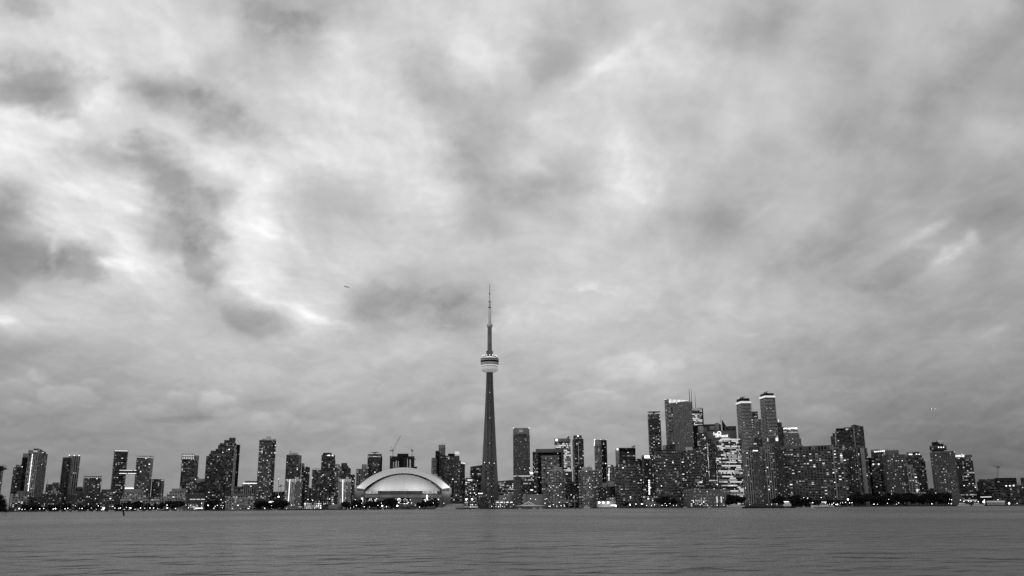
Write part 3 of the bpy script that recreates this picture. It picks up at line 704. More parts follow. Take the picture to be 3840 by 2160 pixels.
FB2 = T('tall glass tower at the eastern end of the sky bridge', 1900, [('wall', 513, 577, 1711, 'mid', dict(c=.82)), ('roof', 512, 578, 1709.5, 'pg', dict(c=.82, yb=1711.3))], 34)
dots(FB2, 516, 1714, 573, 1715.5, 14, 2.4, 'lamp_soft', name='window')
F = Frame('sky_bridge', 'slim lit sky bridge joining two glass towers high above the shore', 'bridge', 1885, 481)
a, b_ = F.P(445, 1762), F.P(516, 1778)
MB().box(a[0], b_[0], 0, 8, b_[1], a[1]).build('bridge_deck', 'concrete_dark', F.o)
strip(F, 448, 498, 1763, 1764.6, 'lamp_bright', 0, 'light_strip'); strip(F, 502, 511, 1763, 1764.6, 'lamp_bright', 0, 'light_strip')
strip(F, 447, 475, 1774.5, 1776.3, 'lamp_bright', 0, 'light_strip'); strip(F, 479, 511, 1774.5, 1776.3, 'lamp_bright', 0, 'light_strip')
F = T('lower square tower joined to the eastern sky bridge tower', 1950, [('wall', 571, 618, 1796, 'mid', dict(c=.75))], 12)
dots(F, 606, 1801, 614, 1801, 3, 2.4, 'lamp_soft', name='window')
# first row on the western shore
F = T('long terraced white-banded building at the western shore', 1810, [('wall', 40, 112, 1851, 'terr', dict(c=.1)), ('penthouse', 63, 104, 1841, 'pg', dict(v=5, dep=12, yb=1852)), ('lower_wall', 34, 96, 1885, 'terrd', dict(v=-8, dep=8))], 12, 'apartment_block', 'building')
T('small dark block wedged between terraced building and pale parapet block', 1825, [('wall', 90, 121, 1860, 'brick', {})], 3, 'apartment_block', 'building')
T('dark low apartment block under the slanted-crown tower', 1840, [('wall', 118, 160, 1861, 'brick', {})], 6, 'apartment_block', 'building')
T('dark apartment block with pale roof line under the maze-pattern building', 1800, [('wall', 157, 238, 1853, 'brick', {}), ('parapet', 156, 239, 1851, 'pm', dict(v=-1, yb=1853.2))], 16, 'apartment_block', 'building')
T('broad brick block with tall plain penthouse under the lattice tower', 1810, [('wall', 256, 314, 1853, 'brick', {}), ('penthouse', 274, 312, 1842, 'pd', dict(v=5, dep=14, yb=1854)), ('lower_wall', 250, 330, 1880, 'terrd', dict(v=-7, dep=7))], 10, 'apartment_block', 'building')
T('dark shore block in front of the short lit square tower', 1815, [('wall', 314, 378, 1848, 'brick', {})], 12, 'apartment_block', 'building')
T('dark block with flat penthouse below the rounded crown tower', 1812, [('wall', 376, 432, 1845, 'terrd', {}), ('penthouse', 381, 430, 1835, 'pd', dict(v=5, dep=14, yb=1846))], 12, 'apartment_block', 'building')
T('dark narrow block below the western foot of the sky bridge tower', 1822, [('wall', 429, 482, 1843, 'brick', {})], 8, 'apartment_block', 'building')
F = T('wide low hall with brightly lit roof edge between sky bridge towers', 1990, [('wall', 466, 520, 1833, 'dark', {})], 3, 'hall', 'building'); strip(F, 469, 502, 1829, 1833, 'lamp_bright', -.5, 'roof_light')
# terraced complex
rngT = np.random.default_rng(5)
ms = [('wall', 452, 706, 1872, 'terr', dict(dep=30)), ('terrace', 458, 556, 1858, 'terr', dict(v=5, dep=25, yb=1872.5)), ('terrace', 592, 706, 1862, 'terr', dict(v=5, dep=25, yb=1872.5)), ('terrace', 464, 545, 1848, 'terr', dict(v=10, dep=20, yb=1858.5)),
      ('terrace', 626, 702, 1850, 'terr', dict(v=10, dep=20, yb=1862.5)), ('terrace', 556, 640, 1864, 'terrd', dict(v=6, dep=20, yb=1872.3)), ('penthouse', 468, 534, 1834, 'pm', dict(v=14, dep=12, yb=1848.4)), ('terrace', 636, 700, 1843, 'terr', dict(v=13, dep=14, yb=1850.4)), ('penthouse', 645, 697, 1832, 'pm', dict(v=16, dep=10, yb=1843.4))]
F = T('long white terraced ziggurat apartment complex stepping down to the shore', 1800, ms, 34, 'terraced_apartments', 'building')
F = T('tall dark tower with rows of lit square windows at its top', 1960, [('wall', 682, 746, 1722, 'dark', dict(c=.72)), ('crown', 682, 729, 1702, 'brick', dict(yb=1722.4, v=1, dep=20, nolit=1)), ('penthouse', 729, 747, 1708, 'pm', dict(v=5, dep=16, yb=1722.4))], 24)
for y, n_ in ((1706, 8), (1709.5, 8), (1716, 7), (1719.5, 7)): dots(F, 686, y, 725, y + .5, n_, 1.7, 'lamp_mid', name='window')
panel(F, 729, 746, 1721.5, 1722.6, 'concrete_mid', -.5, 'roof_edge')
T('stubby tower with pale blank cap wedged against the stepped black tower', 1880, [('wall', 714, 768, 1807, 'dark', dict(c=.3)), ('penthouse', 734, 769, 1795, 'pm', dict(v=3, dep=16, yb=1807.5)), ('wall_fin', 715, 745, 1789, 'dark', dict(v=6, dep=18, yb=1807.5))], 16)
F = T('huge dark stepped tower, the tallest west of the stadium, with staggered roofline', 1930, [('wall', 774, 850, 1710, 'dark', {}), ('wall_step', 784, 838, 1702, 'dark', dict(v=3, yb=1711)), ('penthouse', 790, 812, 1690, 'pd', dict(v=6, dep=20, yb=1703)),
  ('wall_step', 809, 889, 1683, 'dark', dict(v=-2, c=.86)), ('wall_step', 818, 888, 1669, 'dark', dict(v=1, yb=1684, c=.86)), ('wall_step', 824, 886, 1662, 'dark', dict(v=3, yb=1670)), ('penthouse', 841, 862, 1650, 'pd', dict(v=6, dep=16, yb=1663)), ('penthouse', 860, 884, 1641.5, 'dark', dict(v=4, dep=16, yb=1663))], 62)
T('narrow black tower tucked behind the huge stepped tower', 2000, [('wall', 868, 901, 1667, 'black', dict(c=.4))], 6)
F = T('plain dark building with long lit window strip behind a white quay building', 1820, [('wall', 702, 769, 1853, 'pd', {}), ('parapet', 706, 767, 1851, 'pm', dict(v=-.6, yb=1853.3))], 0, 'hall', 'building')
for x0, x1 in ((712, 722), (724, 733), (737, 750), (753, 768)): strip(F, x0, x1, 1871, 1874, 'lamp_mid', -.4, 'window')
F = T('small white quay building with round-topped entrance and bright ground floor', 1785, [('wall', 706, 744, 1889, 'wgrid', dict(dep=14)), ('wall', 755, 768, 1889, 'wgrid', dict(dep=14)), ('gable', 758, 766, 1882, 'pl', dict(v=2, dep=8, yb=1889.4))], 6, 'quay_building', 'building')
strip(F, 732, 760, 1904, 1907.5, 'lamp_bright', -4, 'lit_shopfront'); strip(F, 712, 728, 1900, 1903, 'lamp_soft', -.5, 'window')
T('white-banded terrace hotel with a long row of balconies on the quay', 1800, [('wall', 848, 958, 1868, 'terr', dict(dep=24)), ('wall_step', 853, 957, 1860, 'terr', dict(v=4, dep=20, yb=1868.5)), ('penthouse', 876, 944, 1850, 'pg', dict(v=8, dep=14, yb=1860.5))], 18, 'hotel', 'building')
F = T('mid-rise with glowing roof edge behind the white-banded terrace hotel', 1900, [('wall', 909, 966, 1815, 'lattice', dict(c=.08)), ('penthouse', 919, 966, 1804, 'pd', dict(v=5, dep=18, yb=1815.5)), ('wall_step', 880, 912, 1824, 'terrd', dict(v=3))], 12)
strip(F, 911, 965, 1811, 1813.5, 'lamp_bright', -.5, 'roof_light')
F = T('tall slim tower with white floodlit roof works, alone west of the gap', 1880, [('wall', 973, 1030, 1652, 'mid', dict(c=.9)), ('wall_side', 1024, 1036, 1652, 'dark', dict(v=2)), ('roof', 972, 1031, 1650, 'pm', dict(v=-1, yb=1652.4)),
   ('penthouse', 996, 1016, 1636, 'pw', dict(v=6, dep=12, shape='round', yb=1651)), ('penthouse', 983, 994, 1645, 'pl', dict(v=6, dep=10, yb=1651)), ('penthouse', 1013, 1035, 1645, 'pw', dict(v=6, dep=12, yb=1651))], 74)
F = T('low dark round-roofed houses building by the tall floodlight mast', 1900, [('wall', 1024, 1043, 1844, 'dark', dict(shape='round', dep=20)), ('wall', 1045, 1070, 1843, 'dark', dict(shape='round', dep=22))], 4, 'apartment_block', 'building')
F = T('brightly lit low terminal behind the shore trees under the tall slim tower', 1815, [('wall', 990, 1060, 1880, 'shop', dict(dep=18))], 12, 'terminal', 'building')
strip(F, 1006, 1056, 1881, 1884, 'lamp_bright', -.5, 'light_strip'); strip(F, 1006, 1030, 1888, 1891, 'lamp_mid', -.5, 'light_strip')
F = T('tower with floodlit white drum on the roof behind a white-pier block', 1960, [('wall', 1074, 1132, 1705, 'mid', dict(c=.8)), ('roof_drum', 1084, 1108, 1692, 'pw', dict(v=5, dep=20, shape='round', yb=1706)), ('penthouse', 1104, 1118, 1697, 'pw', dict(v=6, dep=10, yb=1706))], 30)
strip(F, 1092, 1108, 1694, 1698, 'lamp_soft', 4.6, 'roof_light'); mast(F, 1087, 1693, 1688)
def whitepier(label, xl, xr, c, line):
    F = T(label, 1850, [('wall', xl, xr, 1796, 'vert', dict(c=c)), ('penthouse', xl + (xr - xl) * .55, xl + (xr - xl) * .8, 1789, 'pw', dict(v=6, dep=12, yb=1797))], 30)
    for k in range(13):
        x = xl + (xr - xl) * (k + .3) / 13; strip(F, x, x + 1.1, 1796.5, 1803 + (k % 3) * 2, 'lamp_mid' if k % 2 else 'lamp_soft', -1 if k else 0, 'pier_light')
    dots(F, line[0], 1800, line[1], 1885, 22, 1.5, v=-2.5)
whitepier('white-pier block with lit top edge below the floodlit drum tower', 1071, 1135, .6, (1087, 1081))
F = T('square dark tower with pale box on roof behind a white-pier block', 1990, [('wall', 1131, 1163, 1750, 'dark', dict(c=.72)), ('penthouse', 1131, 1142, 1737, 'pl', dict(v=5, dep=10, yb=1751))], 18)
T('low dark block in the gap west of the smooth glass tower', 2080, [('wall', 1152, 1174, 1829, 'brick', {})], 1, 'apartment_block', 'building')
F = T('smooth banded glass tower beside the tall round-cornered tower', 1960, [('wall', 1171, 1206, 1756, 'glass', dict(c=.3))], 12)
dots(F, 1174, 1759, 1202, 1759, 9, 1.3, 'lamp_mid', name='window')
F = T('tall dark round-cornered tower with two bright lamps in its crown', 1900, [('wall', 1206, 1257, 1706, 'dark', dict(shape='oct', dep=32)), ('crown', 1211, 1244, 1698, 'pb', dict(v=4, dep=20, yb=1707, shape='oct')), ('wall_side', 1248, 1259, 1726, 'balcd', dict(v=6, dep=20))], 40)
dots(F, 1233, 1707, 1248, 1708.5, 2, 2, name='crown_lamp')
T('glass tower with pale cap just east of the round-cornered tower', 2010, [('wall', 1256, 1281, 1748, 'glass', {}), ('penthouse', 1258, 1275, 1740, 'pl', dict(v=5, dep=12, yb=1749))], 14)
T('dark tower with black blank box on its roof, midway to the stadium', 2070, [('wall', 1278, 1316, 1752, 'dark', dict(c=.6)), ('penthouse', 1280, 1302, 1736, 'pd', dict(v=4, dep=16, yb=1753)), ('penthouse', 1300, 1306, 1745, 'pd', dict(v=4, dep=14, yb=1753))], 20)
T('round-balconied dark tower next to the white-pier block by the stadium', 1940, [('wall', 1312, 1333, 1780, 'balcd', dict(shape='round', dep=22))], 8)
whitepier('white-pier block with lit top edge and dotted light column near the stadium', 1270, 1319, .62, (1286, 1284))
T('grid-fronted tower with pale roof drum rising beside the stadium arch', 2150, [('wall', 1336, 1381, 1758, 'grid', dict(c=.75)), ('penthouse', 1357, 1376, 1741, 'pm', dict(v=5, dep=14, yb=1759))], 20)
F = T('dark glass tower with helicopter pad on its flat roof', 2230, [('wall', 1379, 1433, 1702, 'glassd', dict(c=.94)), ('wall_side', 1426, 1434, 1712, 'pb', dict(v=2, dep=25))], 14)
strip(F, 1382, 1427, 1711, 1713, 'lamp_soft', -.5, 'light_strip'); strip(F, 1400, 1414, 1711, 1713, 'lamp_mid', -1.1, 'light_strip')
a = F.P(1406, 1697.5, 14); MB().lathe([(1.2, a[1] - 6), (1.2, a[1] - 1), (9.5, a[1]), (9.5, a[1] + .8)], 20, a[0], 14).build('helicopter_pad', 'steel_dark', F.o)
F = T('unfinished concrete tower with cranes rising behind the stadium roof', 2260, [('wall', 1462, 1499, 1711, 'site', {}), ('wall', 1512, 1555, 1711, 'site', {}), ('wall_core', 1490, 1532, 1701, 'pb', dict(v=6, dep=24)), ('formwork', 1461, 1471, 1710, 'pm', dict(v=-1.5, dep=3, yb=1718)), ('formwork', 1549, 1558.5, 1720, 'pd', dict(v=-1.5, dep=5, yb=1723))], 0)
for x, n_ in ((1476, 6), (1483, 6), (1487, 8), (1494, 7), (1528, 10), (1537, 9), (1539.5, 9)): dots(F, x, 1722 + (10 - n_) * 3, x - .3, 1752, n_, 1.0, 'lamp_mid', -2)
def truss(p0, p1, w, r=.25):
    mb = MB(); p0, p1 = Vector(p0), Vector(p1); d = (p1 - p0); L_ = d.length; d.normalize(); s1 = d.cross(Vector((0, 1, 0))).normalized() * w / 2; s2 = Vector((0, w / 2, 0))
    cs = [s1 + s2, s1 - s2, -s1 - s2, -s1 + s2]
    for c_ in cs: mb.bar(p0 + c_, p1 + c_, r, 4)
    n_ = max(2, int(L_ / (w * 1.4)))
    for i in range(n_):
        for k in range(4):
            a, b_ = cs[k], cs[(k + 1) % 4]; mb.bar(p0 + d * L_ * i / n_ + a, p0 + d * L_ * (i + 1) / n_ + b_, r * .7, 3)
    return mb
def crane(label, D, x, yb, ym, tip, ctr, m='steel_grey', w=2.2, apex=None):
    F = Frame('tower_crane', label, 'crane', D, x); a, b_ = F.P(x, yb), F.P(x, ym); t_, c_ = F.P(*tip), F.P(*ctr)
    truss((a[0], 0, a[1]), (b_[0], 0, b_[1]), w).build('mast', m, F.o)
    truss((b_[0], 0, b_[1] + 1), (t_[0], 0, t_[1]), w * .7, .22).build('jib', m, F.o)
    truss((b_[0], 0, b_[1] + 1), (c_[0], 0, c_[1]), w * .6, .3).build('counter_jib', m, F.o)
    MB().box(c_[0] - 1.6, c_[0] + 1.6, -1.5, 1.5, c_[1] - 2.5, c_[1] + .5).build('counterweight', m, F.o)
    MB().box(b_[0] - 1.8, b_[0] + 1.8, -1.8, 1.8, b_[1] - 2, b_[1] + 1.6).build('cab', m, F.o)
    if apex:
        p = F.P(*apex); MB().bar((b_[0], 0, b_[1] + 1), (p[0], 0, p[1]), .5, 4).bar((p[0], 0, p[1]), (t_[0], 0, t_[1]), .12, 3).bar((p[0], 0, p[1]), (c_[0], 0, c_[1]), .2, 3).build('a_frame', m, F.o)
crane('crane with long raised jib above the unfinished tower behind the stadium', 2275, 1473, 1716, 1690, (1501.5, 1636), (1464.5, 1689), apex=(1466, 1675))
crane('end-on crane over the eastern side of the unfinished tower', 2275, 1544.5, 1716, 1690, (1543, 1683), (1547.5, 1689), w=2.6, apex=(1544, 1682))
crane('small distant crane between tall slim tower and white-pier block', 2300, 1054, 1850, 1822, (1068, 1822.5), (1049, 1822.5), w=1.8, apex=(1054.5, 1815))
T('dark block peeping over the stadium arch east of the unfinished tower', 2330, [('wall', 1549, 1564, 1750, 'black', {})], 0, 'apartment_block', 'building')
T('short pale grid tower with curved corner just east of the arch', 2170, [('wall', 1618, 1638, 1718, 'grid', dict(shape='round', dep=20)), ('roof', 1620, 1635, 1716, 'pm', dict(v=2, dep=16, yb=1718.4, shape='round'))], 3)
T('thin black slab squeezed beside the triple-antenna tower', 2200, [('wall', 1633, 1647, 1690, 'black', dict(dep=20))], 2)
F = T('slender pale tower with three thin antennas on its roof', 2220, [('wall', 1644.5, 1670, 1682, 'punch', dict(c=.1)), ('crown', 1645, 1670, 1668, 'pm', dict(v=0, yb=1682.4)), ('balcony_wall', 1651, 1674, 1708, 'balc', dict(v=-4, dep=10))], 8)
for x in (1654.5, 1660, 1665.5): mast(F, x, 1668, 1658, .35)
F = T('banded tower with glowing glass box on one roof corner', 2260, [('wall', 1673, 1706, 1709, 'balc', {}), ('penthouse', 1680, 1706, 1701, 'pb', dict(v=3, dep=18, yb=1710)), ('wall_side', 1705, 1723, 1709, 'punchd', {})], 12)
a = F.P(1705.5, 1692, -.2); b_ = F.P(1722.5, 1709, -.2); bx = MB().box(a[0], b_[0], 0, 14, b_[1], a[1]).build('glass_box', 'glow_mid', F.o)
dots(F, 1708, 1696, 1720, 1696, 4, 2.2, 'lamp_mid', name='window'); dots(F, 1708, 1701, 1720, 1701, 4, 2.2, 'lamp_mid', name='window')
T('dark square block fronting the banded tower with glowing roof box', 2150, [('wall', 1669, 1703, 1751, 'dark', dict(dep=20)), ('balcony_wall', 1684, 1702, 1772, 'balc', dict(v=-3, dep=5, yb=1800))], 12)
F = T('dark tower with roof lamps standing between stadium and needle tower', 2080, [('wall', 1702, 1744, 1738, 'brick', dict(c=.62)), ('penthouse', 1714, 1728, 1727, 'pd', dict(v=4, dep=16, yb=1739))], 32)
dots(F, 1732, 1736, 1742, 1737.5, 3, 1.6, name='roof_lamp')
T('pale windowless service building peeping over the eastern foot of the arch', 2110, [('wall', 1638, 1655, 1787, 'pl', {}), ('penthouse', 1626, 1641, 1777, 'pl', dict(v=2, dep=12))], 0, 'service_building', 'building')
T('dark balconied block at the eastern foot of the stadium', 1880, [('wall', 1689, 1740, 1855, 'balcd', dict(dep=26)), ('penthouse', 1702, 1722, 1850, 'pg', dict(v=5, dep=12, yb=1856))], 8, 'apartment_block', 'building')
T('low pale wedge-roofed shed on the quay behind the white yacht', 1800, [('wall', 1685, 1741, 1890, 'pl', dict(dep=16, slope=[(1685, 1889.5), (1741, 1889)]))], 0, 'shed', 'building')
F = T('office block of glowing strip windows with small rooftop sign by needle tower', 2080, [('wall', 1743, 1778, 1801, 'office', dict(c=.06)), ('crown', 1743.5, 1778, 1796, 'pm', dict(yb=1801.4)), ('penthouse', 1746, 1765, 1792, 'pd', dict(v=6, dep=12, yb=1797)), ('wall_side', 1777, 1793, 1800, 'officed', dict(v=3))], 44, 'office_block', 'building')
text(F, 'ORACLE', 1753, 1771, 1803.2, 'lamp_bright', -1.2, height=5)
F = T('office tower with chamfered roof just west of the needle tower shaft', 2180, [('wall', 1763, 1812, 1756, 'officed', dict(c=.28)), ('crown', 1764, 1812, 1744, 'pd', dict(v=1, yb=1756.4, slope=[(1764, 1750), (1773, 1743), (1812, 1743)]))], 20, 'office_tower')
F = T('dark cubic quay building with square windows west of the needle tower foot', 1800, [('wall', 1792, 1831, 1861, 'brick', {}), ('roof', 1791, 1832, 1859, 'pm', dict(v=-.5, yb=1861.3))], 3, 'quay_building', 'building')
strip(F, 1793, 1810, 1849, 1852, 'lamp_bright', 30, 'lit_sign')
F = T('slim dark condo standing straight in front of the needle tower', 1900, [('wall', 1816.5, 1852, 1738, 'punchd', dict(c=.06, dep=26)), ('roof', 1822, 1848, 1735, 'pd', dict(v=4, dep=14, yb=1739)), ('wall_fin', 1845.5, 1850, 1736, 'pd', dict(v=-1.2, dep=3)), ('wall_fin', 1818, 1821, 1737, 'pd', dict(v=-1.2, dep=3))], 30)
dots(F, 1817, 1734, 1853, 1737, 3, 1.3, name='roof_lamp')
F = T('low lit pavilion with glowing canopy at the foot of the needle tower', 1785, [('wall', 1856, 1926, 1881, 'shop', dict(dep=20)), ('canopy', 1854, 1924, 1876, 'pw', dict(v=-2, dep=22, yb=1879, slope=[(1854, 1877.5), (1870, 1875), (1895, 1874.5), (1924, 1879)]))], 14, 'pavilion', 'building')
for x in (1862, 1878, 1899, 1914): strip(F, x, x + 8, 1882, 1884.5, 'lamp_bright', -3, 'canopy_light')
F = T('low curved arena with long dark roof and two pale discs on front', 2080, [('wall', 1868, 1926, 1806, 'officed', {}), ('roof', 1867, 1926, 1800, 'pd', dict(v=-1, yb=1806.3, slope=[(1867, 1804), (1877, 1799.5), (1926, 1799.5)]))], 18, 'arena', 'building')
for x, r_ in ((1876.5, 5), (1887, 4)):
    p = F.P(x, 1814 + (5 - r_) * 4, -1.5); MB().lathe([(r_ * .63, -.3), (r_ * .63, .3)], 20).build('roof_disc', 'lamp_soft' if r_ == 4 else 'boat_white', F.o).matrix_local = Matrix.Translation((p[0], -1.5, p[1])) @ Matrix.Rotation(R(90), 4, 'X')
T('long low pale windowless building east of the needle tower foot', 1880, [('wall', 1870, 1924, 1857, 'pm', {}), ('wall_step', 1903, 1924, 1852, 'pm', dict(v=-1.5, dep=10))], 0, 'service_building', 'building')
F = T('tall plain slab tower with pale blank crown east of the needle tower', 2120, [('wall', 1924, 1986.5, 1630, 'punchd', dict(dep=28)), ('crown', 1924, 1985, 1605, 'pm', dict(v=.6, dep=26, yb=1630.5)), ('crown_band', 1937, 1973, 1627, 'pd', dict(v=-.6, dep=2, yb=1634))], 50)
text(F, 'delta', 1946, 1961, 1620, 'lamp_soft', -.6, height=9, name='lettering'); dots(F, 1925, 1605, 1984, 1605, 2, 1.6, name='roof_lamp')
F = T('slim dark condo with narrow roof block at foot of the plain slab tower', 1850, [('wall', 1924, 1958, 1800, 'punchd', dict(dep=24)), ('wall_fin', 1950, 1954, 1798, 'pd', dict(v=-1.2, dep=3)), ('penthouse', 1934, 1947, 1785, 'pd', dict(v=4, dep=14, yb=1801))], 6)
F = T('striped office block with bright top floor beside black-recessed office slab', 1990, [('wall', 1944, 2002, 1791, 'officed', {}), ('crown', 1944, 2002, 1784, 'bright', dict(v=-.5, dep=26, yb=1791.4))], 10, 'office_block', 'building')
strip(F, 1926, 1988, 1784, 1786.4, 'lamp_mid', -1, 'light_strip'); strip(F, 1987, 1999, 1771, 1777, 'lamp_bright', 10, 'lit_sign'); strip(F, 1989, 1999, 1836, 1839, 'lamp_bright', -1.2, 'lit_sign')
T('thin grey office sliver beside the grey portal-framed office block', 2150, [('wall', 1997, 2011, 1694, 'office', {})], 8, 'office_tower')
F = T('broad grey portal-framed office block with black recess and inner glass front', 2060, [('wall', 2013, 2110, 1698, 'black', dict(v=5, dep=30)), ('glass_front', 2030, 2097, 1711, 'glassl', dict(v=0, dep=6)), ('frame', 2009, 2017, 1697, 'office', dict(v=-2, dep=34)), ('frame', 2106, 2114, 1697, 'office', dict(v=-2, dep=34)),
   ('lintel', 2009, 2114, 1683, 'pg', dict(v=-2, dep=34, yb=1697)), ('roof', 2029, 2098, 1709, 'pl', dict(v=-.6, dep=3, yb=1711.3))], 40, 'office_block', 'building')
F = T('brilliantly lit office tower with pointed glass fin on roof corner', 2180, [('wall', 2078, 2139, 1656, 'bright', dict(c=.06)), ('crown', 2079, 2139, 1644, 'pm', dict(v=.5, yb=1656.4)), ('fin', 2127, 2139, 1634, 'glass', dict(v=-.6, dep=12, yb=1646, slope=[(2127, 1645), (2133, 1634), (2139, 1640)]))], 96, 'office_tower')
strip(F, 2083, 2091, 1646, 1654, 'lamp_bright', -.3, 'lit_sign')
F = T('slender rounded tower with small square lamp in crown', 2180, [('wall', 2146, 2188, 1645, 'glassd', dict(c=.2)), ('crown', 2149, 2182, 1632, 'glass', dict(v=3, dep=22, yb=1646, shape='round'))], 26)
strip(F, 2165, 2169.5, 1632.5, 1637.5, 'lamp_bright', 1, 'crown_lamp'); strip(F, 2169, 2170.2, 1655, 1740, 'glow_mid', -1, 'light_strip')
F = T('glass tower, half pale and half black, with lit corners', 2160, [('wall', 2228, 2258, 1651, 'glassl', dict(c=.05)), ('black_wall', 2256, 2275, 1651, 'black', dict(v=-1)), ('crown', 2228, 2275, 1649, 'pm', dict(v=-1.5, yb=1651.3)), ('blank_wall', 2234, 2255, 1652, 'pm', dict(v=-1.2, dep=2, yb=1674))], 40)
dots(F, 2229.5, 1650, 2229, 1670, 6, 1.6, v=-2.5); dots(F, 2231, 1648.5, 2273, 1649, 3, 1.6, name='roof_lamp')
def wing(F, xl, xr, x0, x1, y0, flip):
    """the thin up-swept roof sail on the two white grid towers"""
    a, b_ = F.P(x0, y0, 4), F.P(x1, y0 + (9 if flip > 0 else 9), 4)
    p, q = F.P(x0, y0, 4), F.P(x1, y0 + 9, 4)
    mid = ((p[0] * .45 + q[0] * .55), (p[1] * .25 + q[1] * .75))
    vs = [(p[0], 3, p[1]), (mid[0], 3, mid[1]), (q[0], 3, q[1]), (q[0], 3, q[1] - 1.2), (mid[0], 3, mid[1] - 1.5), (p[0], 3, p[1] - .4)]
    vs += [(x, 14, z) for x, _, z in vs]
    mesh_obj('roof_sail', vs, [(0, 1, 4, 5), (1, 2, 3, 4), (11, 10, 7, 6), (10, 9, 8, 7), (0, 6, 7, 1), (1, 7, 8, 2), (5, 4, 10, 11), (4, 3, 9, 10), (0, 5, 11, 6), (2, 8, 9, 3)], ['concrete_white'], F.o)
F = T('white grid-balconied tower with roof sail rising to the west', 1830, [('wall', 2056, 2120, 1765, 'grid', dict(shape='bow', dep=32)), ('roof', 2055, 2121, 1762, 'pl', dict(shape='bow', dep=32, yb=1765.3)), ('penthouse', 2076, 2108, 1752, 'pl', dict(v=4, dep=16, yb=1763))], 34)
wing(F, 0, 0, 2072, 2098, 1745, 1)
F = T('white grid-balconied tower with roof sail rising to the east', 1830, [('wall', 2169, 2234, 1765, 'grid', dict(shape='bow', dep=32)), ('roof', 2168, 2235, 1762, 'pl', dict(shape='bow', dep=32, yb=1765.3)), ('penthouse', 2181, 2220, 1752, 'pl', dict(v=4, dep=16, yb=1763))], 36)
wing(F, 0, 0, 2217, 2196, 1744, 1)
F = T('dark brick tower seen behind the gap between white grid towers', 1960, [('wall', 2118, 2145, 1768, 'brick', {})], 8); strip(F, 2122, 2129, 1777, 1779, 'lamp_bright', -.5, 'lit_sign')
T('dark terraced block filling the gap between the white grid towers', 1880, [('wall', 2118, 2168, 1820, 'balcd', dict(c=.5)), ('wall_step', 2136, 2160, 1806, 'balcd', dict(v=5, yb=1821, dep=16))], 10, 'apartment_block', 'building')
T('flat pale warehouse behind the white tent, west of the white grid towers', 1850, [('wall', 1961, 2056, 1857, 'pm', dict(dep=26)), ('roof', 1961, 2056, 1854.5, 'pl', dict(v=-.5, yb=1857.3)), ('wall_side', 1961, 1973, 1852, 'pm', dict(v=-2, dep=12))], 0, 'warehouse', 'building')
F = T('dark lattice block with lit roof box next to the black and pale glass tower', 1950, [('wall', 2274, 2312, 1750, 'grid', {}), ('penthouse', 2279, 2300, 1743, 'pg', dict(v=4, dep=16, yb=1751))], 12)
strip(F, 2279, 2289, 1745, 1749, 'lamp_mid', 3, 'lit_sign'); dots(F, 2284, 1758, 2283, 1800, 9, 1.6)
T('dark brick apartment block with pale roof boxes behind the floodlit power house', 1840, [('wall', 2243, 2307, 1824, 'brick', dict(c=.5)), ('penthouse', 2256, 2276, 1811, 'pm', dict(v=4, dep=12, yb=1825)), ('penthouse', 2276, 2306, 1806, 'pm', dict(v=6, dep=16, yb=1825))], 18, 'apartment_block', 'building')
F = T('black-topped office tower with one pale side and small lit sign', 2120, [('wall', 2308, 2383, 1694, 'officed', dict(c=.18)), ('crown', 2308, 2383, 1679, 'black', dict(c=.18, yb=1694.4, nolit=1)), ('side_wall', 2307.5, 2322, 1685, 'pm', dict(v=-3, dep=3, slope=[(2307.5, 1687), (2322, 1680)]))], 12, 'office_tower')
strip(F, 2312.5, 2319, 1681.5, 1688, 'lamp_bright', -3.8, 'lit_sign')
crane('small crane on the roof of the black-topped office tower', 2125, 2378, 1681, 1674, (2384, 1670.5), (2371, 1674.5), w=1.6)
def roundcondo(label, xl, xr, yt, cl, cr, yc, lit, D, seed=0, pent=None):
    F = T(label, D, [('wall', xl, xr, yt + 6, 'balc', dict(shape='bow', dep=44)), ('wall_step', xl + 7, xr - 7, yt, 'balc', dict(shape='bow', dep=40, v=3, yb=yt + 6.4)), ('crown', cl, cr, yc, 'balcd', dict(shape='bow', dep=30, v=7, yb=yt + .4)),
        ('wall_step', xl + 3, xl + (xr - xl) * .18, yt + 2, 'balc', dict(v=10, dep=20))], lit)
    return F
F = roundcondo('broad rounded condo with curved balconies below the black-topped office tower', 2306, 2405, 1740, 2318, 2398, 1724, 34, 1830); panel(F, 2336, 2345, 1726, 1737, 'concrete_white', 6, 'roof_box')
F = roundcondo('widest rounded condo with curved balconies beside the disc-topped cylinder tower', 2453, 2550, 1687, 2484, 2534, 1669, 52, 1830); panel(F, 2484, 2497, 1673, 1684, 'concrete_pale', 6.5, 'roof_box')
F = roundcondo('rounded condo with pale roof box below the curved striped-crown tower', 2549, 2628, 1690, 2571, 2626, 1677, 48, 1880); panel(F, 2570, 2597, 1677, 1688, 'concrete_white', 6, 'roof_box')
T('black sliver of tower behind the broad rounded condo', 2060, [('wall', 2386, 2408, 1720, 'black', {})], 6)
F = T('office tower with brilliant white rooftop sign and column of lights below', 1990, [('wall', 2405, 2437, 1712, 'officed', dict(c=.35)), ('crown', 2405, 2437, 1706, 'pm', dict(c=.35, yb=1712.4))], 12, 'office_tower')
strip(F, 2416, 2436, 1708, 1718, 'lamp_bright', -1, 'lit_sign')
F2 = Frame('light_column', 'vertical column of bright lamps on a slim pylon by rounded condo', 'pylon', 1800, 2434); a = F2.P(2434, 1800); b_ = F2.P(2434, 1856)
MB().bar((a[0], .6, 0), (a[0], .6, a[1]), .6, 6).build('pole', 'steel_dark', F2.o); dots(F2, 2434, 1802, 2435, 1852, 8, 2.4, 'lamp_bright', -.1, 'lamp')
